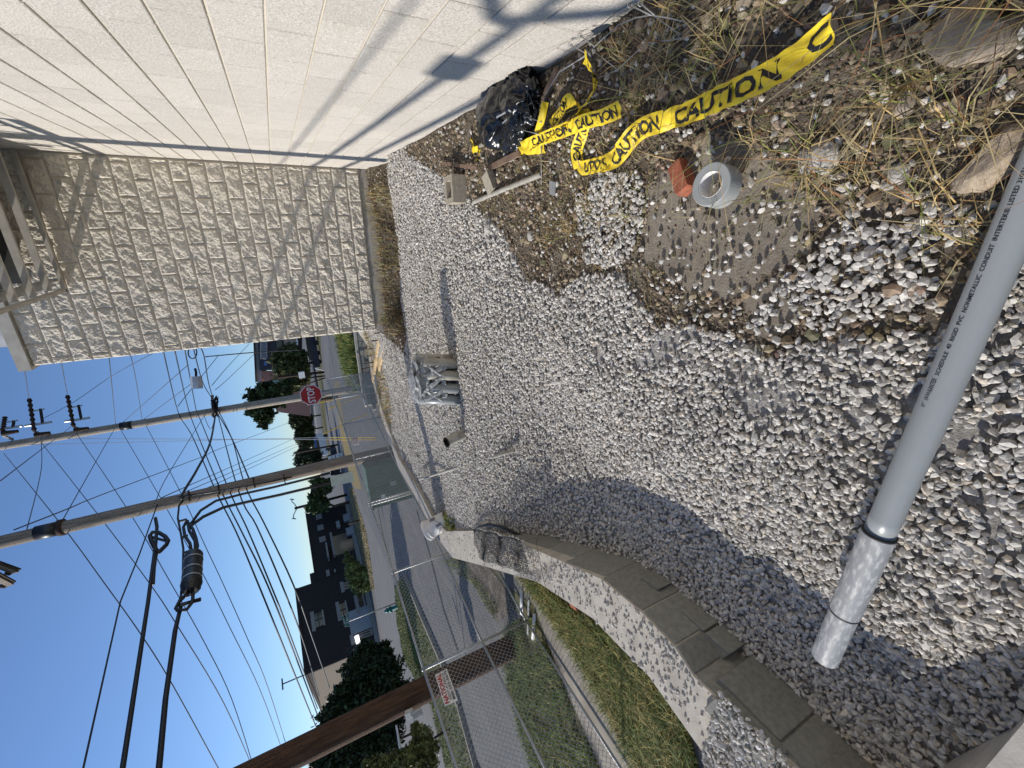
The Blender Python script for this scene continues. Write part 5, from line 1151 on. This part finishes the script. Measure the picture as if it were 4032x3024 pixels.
# correct sign plates: bl, br, tr, tl with reading direction towards smaller photo y and up towards smaller photo x
# hydrant
hp = np.array(G(1566, 2388, ST)); hy = thing('fire_hydrant', hp, 'small teal fire hydrant on the grass island beside the street sign post', 'hydrant')
obj('barrel', MB().tube([hp, hp+np.array([0, 0, .05]), hp+np.array([0, 0, .06]), hp+np.array([0, 0, .55])], [.17, .17, .11, .11], 12), M_hyd, hy, None, True)
obj('bonnet', MB().tube([hp+np.array([0, 0, .55]), hp+np.array([0, 0, .62]), hp+np.array([0, 0, .70]), hp+np.array([0, 0, .76])], [.14, .13, .07, .03], 12), M_hyd, hy, None, True)
obj('nozzle', MB().tube([hp+np.array([-.2, 0, .42]), hp+np.array([.2, 0, .42])], .06, 10), M_hyd, hy, None, True); obj('nozzle', MB().tube([hp+np.array([0, -.2, .40]), hp+np.array([0, 0, .40])], .07, 10), M_hyd, hy, None, True)

# ------------------------------------------------------------------ foliage
def leafcloud(name, ells, n, size, m, parent=None, kind=None, shell=.55, tint=(.5, 1.5), green=0.0):
    V_ = []; T_ = []; tot = sum(e[1][0]*e[1][1]*e[1][2] for e in ells)**.67
    vols = np.array([(e[1][0]*e[1][1]*e[1][2])**.67 for e in ells]); vols /= vols.sum(); C_ = []
    for (c, r_), f_ in zip(ells, vols):
        k = int(n*f_)+1; nc = max(6, k//28)
        # clumps
        a = rng.normal(size=(nc, 3)); a /= np.linalg.norm(a, axis=1)[:, None]; a *= (shell+(1-shell)*rng.random((nc, 1))**.6)*rng.uniform(.85, 1.18, (nc, 1)); cc = np.array(c)+a*np.array(r_)
        tn = rng.uniform(*tint, nc); ix = rng.integers(0, nc, k); p = cc[ix]+rng.normal(0, .17, (k, 3))*np.array(r_)
        V_.append(p); T_.append(tn[ix]*rng.uniform(.75, 1.25, k))
    P_ = np.concatenate(V_); T_ = np.concatenate(T_); N = len(P_)
    a = rng.normal(size=(N, 3)); a /= np.linalg.norm(a, axis=1)[:, None]; b = np.cross(a, rng.normal(size=(N, 3))); b /= np.linalg.norm(b, axis=1)[:, None]
    s = size*rng.uniform(.6, 1.4, N)[:, None]
    VV = np.stack([P_-a*s, P_-b*s*.45, P_+a*s, P_+b*s*.45], 1).reshape(-1, 3)
    me = bpy.data.meshes.new(name); me.vertices.add(4*N); me.vertices.foreach_set('co', VV.ravel().astype(np.float32)); me.loops.add(4*N); me.loops.foreach_set('vertex_index', np.arange(4*N, dtype=np.int32))
    me.polygons.add(N); me.polygons.foreach_set('loop_start', (np.arange(N)*4).astype(np.int32)); me.polygons.foreach_set('loop_total', np.full(N, 4, np.int32))
    ca_ = me.color_attributes.new('tint', 'FLOAT_COLOR', 'POINT'); c = np.repeat(np.stack([T_*(1+green), T_, T_*.9, np.ones(N)], 1), 4, axis=0); ca_.data.foreach_set('color', c.ravel().astype(np.float32))
    me.materials.append(m); me.update(calc_edges=True); return link(name, me, parent, kind)
def pixtree(base, d, blobs, n, size, m, lb, name='tree', trunk=.2, cat='tree', depth=1.0, tint=(.5, 1.5), green=0.0):
    """blobs: (px, py, radius in photo px); the crown is built at distance d"""
    g0 = PD(base[0], base[1], d); g0 = np.array([g0[0], g0[1], ST]); t = thing(name, g0, lb, cat); el = []
    for px, py, r_ in blobs:
        c = PD(px, py, d); sc = np.linalg.norm(c-CAM)/F*abs(np.dot(ray(px, py), R @ np.array([0, 0, -1.0]))); el.append((c, (r_*sc, r_*sc*depth, r_*sc)))
    leafcloud('crown', el, n, size, m, t, None, tint=tint, green=green)
    if trunk:
        top = el[0][0]; pts = [g0, (g0+np.array([g0[0], g0[1], top[2]]))/2, np.array([top[0], top[1], top[2]])]
        obj('trunk', MB().tube(pts, [trunk, trunk*.8, trunk*.4], 8), M_trunk, t, None, True)
        for c, r_ in el[1:5]: obj('limb', MB().tube([pts[1]*.4+pts[2]*.6, np.array(c)], [trunk*.4, trunk*.1], 6), M_trunk, t, None, True)
    return t
pixtree((1290, 1568), 42, [(1060, 1555, 38), (1020, 1545, 30), (998, 1560, 26), (1010, 1610, 30), (1040, 1625, 34), (1035, 1660, 22), (1085, 1560, 34), (1110, 1545, 34), (1130, 1520, 22), (1060, 1520, 20), (985, 1600, 14), (1095, 1590, 20), (1045, 1672, 14)], 9000, .22, M_leaf, 'dark broad-leaved tree spreading behind the pale pole and the stop sign', tint=(.25, 1.1))
pixtree((1212, 1430), 62, [(1130, 1450, 46), (1110, 1420, 36), (1150, 1400, 40), (1170, 1450, 40), (1160, 1500, 36), (1190, 1410, 26), (1195, 1480, 24), (1090, 1400, 16), (1140, 1390, 26)], 9000, .28, M_leaf, 'bushy olive tree in front of the rose brick building', tint=(.5, 1.5), green=.25)
for i, (bs, d, bl, lb) in enumerate((((1228, 1640), 115, [(1165, 1640, 22), (1185, 1640, 26), (1205, 1645, 24), (1170, 1665, 22), (1195, 1672, 26)], 'dark tree of the distant row nearest the stop sign'),
                      ((1232, 1690), 115, [(1195, 1695, 22), (1212, 1700, 22), (1185, 1712, 16)], 'smaller dark tree in the middle of the distant row'),
                      ((1235, 1725), 115, [(1190, 1725, 22), (1208, 1735, 24), (1200, 1752, 20), (1180, 1735, 12)], 'dark tree of the distant row nearest the round tree'))):
    pixtree(bs, d, bl, 5000, .4, M_leaf, lb, tint=(.25, .9))
pixtree((1262, 1812), 75, [(1212, 1810, 38), (1200, 1800, 30), (1225, 1800, 30), (1235, 1825, 26), (1195, 1822, 26), (1215, 1835, 24)], 9000, .25, M_darkleaf, 'round dense dark tree left of the grey pole across the road', tint=(.6, 1.8))
pixtree((1290, 2000), 58, [(1245, 1965, 24), (1262, 1985, 26), (1240, 2000, 20), (1250, 1905, 22), (1275, 1925, 24), (1290, 1905, 20), (1220, 2000, 14)], 6000, .25, M_leaf, 'green tree beside the far end of the dark brick building', tint=(.5, 1.6))
bt_ = G(1462, 2322, ST); pixtree((1462, 2322), hd(bt_), [(1420, 2300, 34), (1400, 2270, 30), (1390, 2235, 26), (1372, 2200, 16), (1430, 2260, 26), (1365, 2180, 8), (1440, 2310, 18), (1410, 2325, 14), (1395, 2250, 24), (1378, 2225, 14)], 7000, .16, M_leaf, 'small yellow-green tree in front of the dark brick building', tint=(.9, 3.2), green=.25, trunk=.08)
pixtree((1560, 2700), 26, [(1480, 2660, 90), (1440, 2640, 70), (1500, 2740, 90), (1420, 2720, 80), (1380, 2800, 70), (1450, 2800, 100), (1340, 2850, 70), (1400, 2880, 90), (1500, 2600, 50), (1440, 2560, 40), (1500, 2560, 34), (1500, 2840, 80), (1310, 2900, 50), (1300, 2950, 70), (1400, 2990, 90), (1470, 2950, 80), (1345, 3050, 90), (1345, 2760, 50), (1310, 2820, 50), (1295, 2880, 45), (1420, 2620, 60), (1480, 2900, 90), (1290, 3010, 60)], 56000, .11, M_darkleaf, 'huge dark vine-covered thicket beside the brown pole', name='vine_thicket', trunk=0, cat='thicket', depth=.6, tint=(.4, 1.7))
for i, (px, py) in enumerate(((1540, 2625), (1555, 2650), (1530, 2760), (1545, 2775))):
    pass
pixtree((1700, 2950), 14, [(1640, 2960, 40), (1660, 2900, 36), (1690, 2950, 34), (1600, 2990, 44), (1680, 3010, 36), (1560, 3010, 44), (1640, 2870, 22), (1500, 3020, 40), (1450, 3030, 30)], 12000, .055, M_leaf, 'yellowing leafy hedge grown through a wire fence beyond the brown pole', name='hedge', trunk=0, cat='hedge', depth=.7, tint=(.6, 2.8), green=.35)
gt_ = thing('wire_gate', PD(1620, 2960, 15), 'old wire fence with shiny white rails half buried in leaves beyond the brown pole', 'gate')
for a, b in (((1560, 2855), (1595, 3060)), ((1628, 2822), (1650, 2905))): obj('rail', MB().tube([PD(*a, 15.2), PD(*b, 15.2)], .028, 8), M_white, gt_, None, True)
for a, b in (((1680, 2860), (1575, 2910)), ((1770, 2870), (1620, 2960))): obj('post', MB().tube([PD(*a, 15), PD(*b, 15)], .03, 8), M_iron, gt_, None, True)
cl = thing('pole_bracket', PD(1640, 2825, d1-.2), 'shiny steel bracket clamped to the brown pole', 'bracket')
obj('arm', MB().tube([PD(1615, 2815, d1-.22), PD(1660, 2790, d1-.22)], .035, 8), M_galv, cl); obj('arm', MB().tube([PD(1625, 2830, d1-.22), PD(1665, 2808, d1-.22)], .025, 8), M_galv, cl); obj('plate', MB().box(PD(1612, 2812, d1-.2), (.16, .06, .12)), M_galv, cl)
obj('bolt', MB().tube([PD(1600, 2806, d1-.2), PD(1622, 2803, d1-.2)], .03, 8), M_galv, cl)

# ------------------------------------------------------------------ dark brick building across the road
Af = np.array(G(1372, 1980, ST)); Bf = np.array(G(1490, 2500, ST)); Af[2] = Bf[2] = 0; dF = (Bf-Af); LF = np.linalg.norm(dF); dF /= LF; nF = np.array([dF[1], -dF[0], 0])
if np.dot(nF, CAM-Af) < 0: nF = -nF
def FP(px, py, off=0.0): return PP(px, py, Af+nF*off, nF)
def fs(px, py): p = FP(px, py); return float(np.dot(p-Af, dF)), float(p[2])
db = thing('brick_building', (Af[0], Af[1], ST), 'large dark brick building in shade across the road with white trimmed windows', 'building')
sL, zL = fs(1214, 2022); s1_, z1_ = fs(1237, 2241); sM, zM = fs(1237, 2297); sM2, zH = fs(1180, 2317); sR, zR = fs(1209, 2659); sR2, zH2 = fs(1190, 2550)
zLo = (zL+z1_)/2; zHi = (zH+zH2)/2
def fbox(nm, s0, s1, z0, z1, o0, o1, m, par):
    a = Af+dF*s0; b = Af+dF*s1; c4 = [a+nF*o0, b+nF*o0, b+nF*o1, a+nF*o1]; return obj(nm, MB().hexa([(*q_[:2], z0) for q_ in c4], [(*q_[:2], z1) for q_ in c4]), m, par)
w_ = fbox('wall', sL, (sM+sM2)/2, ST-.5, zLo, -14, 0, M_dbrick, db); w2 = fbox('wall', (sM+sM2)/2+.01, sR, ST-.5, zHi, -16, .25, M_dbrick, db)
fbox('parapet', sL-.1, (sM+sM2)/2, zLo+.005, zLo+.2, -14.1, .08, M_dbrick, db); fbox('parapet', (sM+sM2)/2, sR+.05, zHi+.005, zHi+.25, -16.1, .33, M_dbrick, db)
se, ze = fs(1243, 2262); fbox('parapet_step', se-.3, (sM+sM2)/2-.01, zLo+.21, zLo+.65, -3, .02, M_dbrick, db)
def win(lint, sill, frame_=False, glass=True):
    (x0, y0), (x1, y1) = lint; (x2, y2), (x3, y3) = sill; sa, za = fs(x0, y0); sb, zb = fs(x1, y1); sc2, zc = fs(x2, y2); sd, zd = fs(x3, y3)
    s0, s1 = min(sa, sb), max(sa, sb); zt = (za+zb)/2; zs = (zc+zd)/2; of = .25 if s0 > (sM+sM2)/2 else 0.0; par = w2 if of else w_
    wn = fbox('window', s0+.25, s1-.25, zs, zt-.3, of+.002, of+.03, M_glass, par)
    fbox('lintel', s0, s1, zt-.30, zt+.05, of, of+.10, M_sill, par); fbox('sill', s0+.2, s1-.2, zs-.16, zs, of, of+.14, M_sill, par)
    k = 3 if (s1-s0) > 3 else 2
    for j in range(k+1):
        sx2 = s0+.25+(s1-s0-.5)*j/k; fbox('mullion', sx2-.05, sx2+.05, zs+.001, zt-.301, of+.03, of+.07, M_sill if frame_ else M_iron, par)
    fbox('mullion', s0+.3, s1-.3, (zs+zt)/2-.16, (zs+zt)/2-.10, of+.071, of+.085, M_sill if frame_ else M_iron, par)
Z4 = lambda x_, y_: (1200+x_/2.38, 2150+y_/2.38)
win((Z4(58, 630), Z4(78, 815)), (Z4(162, 600), Z4(180, 765))); win((Z4(293, 540), Z4(320, 715)), (Z4(372, 515), Z4(397, 640))); win((Z4(462, 475), Z4(497, 645)), (Z4(535, 455), Z4(568, 610)))
win((Z4(337, 350), Z4(348, 450)), (Z4(455, 320), Z4(470, 425)), True); win((Z4(203, 230), Z4(210, 290)), (Z4(270, 215), Z4(285, 275))); win((Z4(425, 845), Z4(445, 940)), (Z4(600, 780), Z4(640, 850)), True)
for x_, y_ in ((1256, 2035), (1262, 2078), (1270, 2124)): s0, z0 = fs(x_, y_); fbox('vent_block', s0-.35, s0+.35, z0-.35, z0+.35, 0, .1, M_sill, w_)
s0, z0 = fs(1283, 2155); s1, z1 = fs(1289, 2212); fbox('entrance_hood', s0, s1, z0-.2, z0, 0, 1.1, M_sill, w_)
s0, z0 = fs(1310, 2150); s1, z1 = fs(1322, 2195); fbox('door_frame', s0-1.4, s1, z0-.15, z0+.1, .0, .8, M_sill, w_); fbox('doorway', s0-1.2, s1-.2, ST, z0-.16, .001, .02, M_glass, w_)
s0, z0 = fs(1440, 2447); fbox('wall_panel', s0-1.5, s0+.9, z0-1.0, z0+1.6, .25, .33, M_roof, w2)
fbox('plinth', sL, sR, ST, ST+.45, .26, .36, M_sill, db)
s0, z0 = fs(1408, 2513); a_ = FP(1404, 2504, .4); b_ = FP(1411, 2532, .4)
ly = thing('lit_light', a_, 'bright white lamp glare in the near end window of the dark building', 'lamp'); M_lamp = mat('lamp glow', (1, 1, 1)); bn_ = M_lamp.node_tree.nodes['Principled BSDF']; bn_.inputs['Emission Color'].default_value = (1, 1, 1, 1); bn_.inputs['Emission Strength'].default_value = 1.2
obj('diffuser', MB().tube([a_, b_], .22, 12), M_lamp, ly, None, True)
for (x_, y_), sz, lb in (((1365, 2045), (.55, .8), 'pale air conditioner box low on the dark brick wall, the far one'), ((1332, 2072), (.5, .45), 'small white panel mounted on the dark brick wall above the air conditioners'), ((1378, 2098), (.55, .9), 'pale air conditioner box low on the dark brick wall, nearer the entrance')):
    s0, z0 = fs(x_, y_); p = Af+dF*s0; o_ = fbox('wall_unit', s0-sz[0]*.9, s0+sz[0]*.9, z0-sz[1]*.5, z0+sz[1]*.45, .11, .5, M_roof, None); tag(o_, lb, 'wall unit')
# tan wing seen past its end
t0_ = Af+dF*sR; tb = thing('tan_building', (t0_[0], t0_[1], ST), 'tan brick wing with a barred window behind the vine thicket', 'building')
def tp3(px, py): return PP(px, py, t0_+dF*.02, n2)
n2 = np.array([dF[0]*.96+nF[0]*.28, dF[1]*.96+nF[1]*.28, 0]); d2_ = np.array([-n2[1], n2[0], 0])
if np.dot(d2_, -nF) < 0: d2_ = -d2_
zt = zHi-.4; e_ = t0_+d2_*13; c4 = [t0_, e_, e_-n2*8, t0_-n2*8]; obj('wall', MB().hexa([(*q_[:2], ST) for q_ in c4], [(*q_[:2], zt) for q_ in c4]), M_tbrick, tb)
for k_, zz in ((2.6, zt-3.0), (7.0, zt-3.0)):
    c = t0_+d2_*k_+n2*.03; obj('window', MB().box((c[0], c[1], zz), (1.6, .08, 1.3), rotz(math.atan2(d2_[1], d2_[0]))), M_glass, tb)
    for j in range(3): cc = c+d2_*(-.5+.5*j)+n2*.06; obj('bar', MB().box((cc[0], cc[1], zz), (.05, .04, 1.3), rotz(math.atan2(d2_[1], d2_[0]))), M_sill, tb)
an_ = thing('roof_antenna', FP(1200, 2640, -2), 'thin antenna mast rising from the roof of the dark brick building', 'antenna'); p0_ = FP(1212, 2652, -2); p1_ = FP(1112, 2694, -2); obj('mast', MB().tube([p0_, p1_], .06, 6), M_iron, an_); obj('tip', MB().tube([p1_-dF*.5, p1_+dF*.5], .07, 6), M_iron, an_)
# ------------------------------------------------------------------ street lamp, small poles
lp0 = np.array(G(1366, 1948, ST)); hl_ = hd(lp0); lmp = thing('street_lamp', lp0, 'dark double-armed street lamp pole before the far end of the dark building', 'street lamp')
tp0 = PD(1160, 2003, hl_); obj('pole', MB().tube([lp0, (lp0[0], lp0[1], tp0[2])], .16, 8), M_iron, lmp, None, True)
for L_ in ([(1170, 2000), (1160, 1985), (1150, 1976), (1149, 1968)], [(1170, 2001), (1162, 2015), (1155, 2030), (1157, 2044)]):
    obj('arm', MB().tube([PD(a, b, hl_) for a, b in L_], .06, 6), M_galv, lmp, None, True); obj('lamp_head', MB().tube([PD(*L_[-1], hl_), PD(L_[-1][0]+1, L_[-1][1]-4, hl_)], [.28, .2], 8), M_roof, lmp)
for bs, tps, r_, lb, nm in (((1419, 2047), (1370, 2062), .09, 'short dark post on the dry verge before the dark building', 'short_post'), ((1248, 1768), (1155, 1785), .12, 'thin leaning pole beside the round dark tree', 'thin_pole'),
                            ((1225, 1472), (1090, 1487), .16, 'distant pole with a small white box beside the olive tree', 'thin_pole'), ((1222, 1488), (1180, 1492), .10, 'short distant post beside the pole with the white box', 'short_post'), ((1216, 1497), (1185, 1520), .08, 'tiny pale distant post left of the olive tree', 'short_post')):
    g0 = PD(*bs, 60 if bs[0] < 1300 else hd(G(*bs, ST))); t = thing(nm, (g0[0], g0[1], ST), lb, 'post'); obj('shaft', MB().tube([(g0[0], g0[1], ST), PD(*tps, hd(g0))], r_, 8), M_iron, t, None, True)
    if 'white box' in lb and 'distant pole' in lb: obj('sign_box', MB().box(PD(1188, 1476, hd(g0)-.3), (.8, .3, .7)), M_white, t)
# parking bollards and hoops
for px, py, lb in ((1250, 1408, 'small dark shrub on the olive verge'),):
    pixtree((px, py), hd(G(px+6, py, ST)), [(px-6, py, 9), (px-2, py+4, 8), (px-4, py-6, 6)], 900, .15, M_leaf, lb, name='shrub', trunk=.04, cat='shrub')
# white barrier boxes
wb = np.array(G(1352, 1806, ST)); hw = hd(wb)
bs_ = thing('white_barrier', wb, 'two white plastic crates with dark slots on one base near the grey pole', 'barrier')
def quadbox(nm, pix, d, th, m, par):
    c4 = [PD(a, b, d) for a, b in pix]; fw = np.array([c4[0][0], c4[0][1], 0]); fw /= np.linalg.norm(fw); obj(nm, MB().hexa([np.array(c)+fw*th for c in c4], c4), m, par)
quadbox('crate', [(1322, 1819), (1319, 1790), (1293, 1798), (1296, 1825)], hw-.4, .8, M_white, bs_); quadbox('crate', [(1351, 1812), (1346, 1783), (1322, 1788), (1325, 1815)], hw-.4, .8, M_white, bs_)
quadbox('base', [(1355, 1818), (1353, 1807), (1290, 1822), (1292, 1831)], hw-.7, 1.2, M_white, bs_)
for a in ((1306, 1798, 1310, 1820), (1336, 1790, 1340, 1812)): quadbox('slot', [(a[2]+2, a[3]), (a[0]+2, a[1]), (a[0], a[1]), (a[2], a[3])], hw-.43, .05, M_print, bs_)
# distant vehicle
vc0 = PD(1234, 1757, 95); vh = thing('parked_van', (vc0[0], vc0[1], ST), 'tiny white and blue van parked far away in front of the distant trees', 'van'); Rv = rotz(.5)
M_blue = mat('van blue', (.08, .18, .42), rough=.4)
obj('body', MB().box((vc0[0], vc0[1], ST+1.2), (4.6, 2, 1.5), Rv), M_white, vh); obj('roof', MB().box((vc0[0], vc0[1], ST+2.25), (3.6, 1.8, .6), Rv), M_blue, vh); obj('windscreen', MB().box((vc0[0]+.2, vc0[1]-.95, ST+2.0), (3.2, .2, .5), Rv), M_glass, vh)
for s_ in (-1.4, 1.4): c = Rv @ np.array([s_, -1.0, 0]); obj('wheel', MB().tube([(vc0[0]+c[0], vc0[1]+c[1], ST+.4), (vc0[0]+c[0]+.1, vc0[1]+c[1]+.25, ST+.4)], .4, 12), M_print, vh)
# ------------------------------------------------------------------ rose brick building and neighbours
def facade(name, pix, d, depth, m, lb, cat='building'):
    c4 = [PD(a, b, d) for a, b in pix]; t = thing(name, (c4[0][0], c4[0][1], ST), lb, cat); fw = np.array([c4[0][0]+c4[1][0], c4[0][1]+c4[1][1], 0]); fw /= np.linalg.norm(fw)
    obj('wall', MB().hexa([np.array(c)+fw*depth for c in c4], c4), m, t); return t, fw
rb, fw = facade('rose_brick_building', [(1222, 1640), (1222, 1458), (1026, 1460), (1090, 1622)], 95, 14, M_rbrick, 'rose brick building with a green glass corner behind the trees')
rb_r = [PD(1222, 1640, 95), PD(1222, 1458, 95)]
def fq(nm, pix, d, th, m, par): quadbox(nm, pix, d, th, m, par)
fq('glass_corner', [(1128, 1545), (1118, 1493), (1068, 1500), (1066, 1560)], 94.5, .3, M_gglass, rb)
for k_ in (1082, 1098, 1112): fq('mullion', [(k_+2, 1540), (k_+2, 1496), (k_, 1496), (k_, 1540)], 94.3, .1, M_roof, rb)
fq('roof', [(1030, 1520), (1028, 1300), (996, 1300), (1006, 1500)], 97, 14, M_roof, rb); fq('roof_edge', [(1008, 1505), (998, 1300), (995, 1300), (1005, 1505)], 96, 1, M_iron, rb)
nb, fw = facade('navy_building', [(1190, 1456), (1190, 1300), (1012, 1300), (1022, 1458)], 93, 12, M_navy, 'dark navy and brown building wing beside the rough wall edge')
for q_ in ([(1052, 1438), (1050, 1422), (1038, 1424), (1040, 1440)], [(1110, 1370), (1110, 1338), (1088, 1338), (1090, 1372)]): fq('window', q_, 92.6, .2, M_blue if q_[0][0] == 1052 else M_glass, nb)
for k_ in range(12):
    a_, b_ = PD(1028+3*(k_ % 2), 1342+6*k_, 92), PD(1050-3*(k_ % 2), 1342+6*(k_+1), 92); obj('truss_bar', MB().tube([a_, b_], .12, 5), M_roof, nb)
obj('truss_rail', MB().tube([PD(1028, 1335, 92), PD(1028, 1415, 92)], .14, 5), M_roof, nb); obj('truss_rail', MB().tube([PD(1050, 1335, 92), PD(1050, 1412, 92)], .14, 5), M_roof, nb)
fq('lower_hall', [(1172, 1385), (1172, 1300), (1105, 1300), (1125, 1372)], 90, 3, M_tbrick, nb); fq('white_trim', [(1172, 1394), (1174, 1340), (1165, 1330), (1168, 1372)], 89, .3, M_white, nb)
hs, fw = facade('dark_house', [(1262, 1985), (1262, 1900), (1225, 1915), (1218, 1972)], 72, 8, M_dbrick, 'dark gabled house between the street lamp and the dark brick building')
fq('window', [(1252, 1925), (1250, 1918), (1234, 1922), (1236, 1932)], 71.7, .2, M_roof, hs)
hf, fw = facade('far_wall', [(1244, 1785), (1232, 1580), (1222, 1580), (1229, 1785)], 130, 3, M_walk, 'long low grey wall below the distant trees', 'wall')
# parked dark cars far away, below the olive tree
for i, (px, py) in enumerate(((1212, 1350), (1213, 1385), (1262, 1840))):
    p = PD(px, py, 62 if i < 2 else 60); t = thing('parked_car', (p[0], p[1], ST), ['dark car parked below the navy building, nearer the rough wall edge', 'dark car parked below the navy building, nearer the olive tree', 'dark car parked below the round dark tree'][i], 'car')
    obj('body', MB().box((p[0], p[1], ST+.65), (4.2, 1.8, .7), rotz(.2)), M_navy, t); obj('cabin', MB().box((p[0], p[1], ST+1.2), (2.3, 1.6, .5), rotz(.2)), M_glass, t)
    for s_ in (-1.3, 1.3): obj('wheel', MB().tube([(p[0]+s_, p[1]-.95, ST+.33), (p[0]+s_, p[1]-.75, ST+.33)], .33, 12), M_print, t)
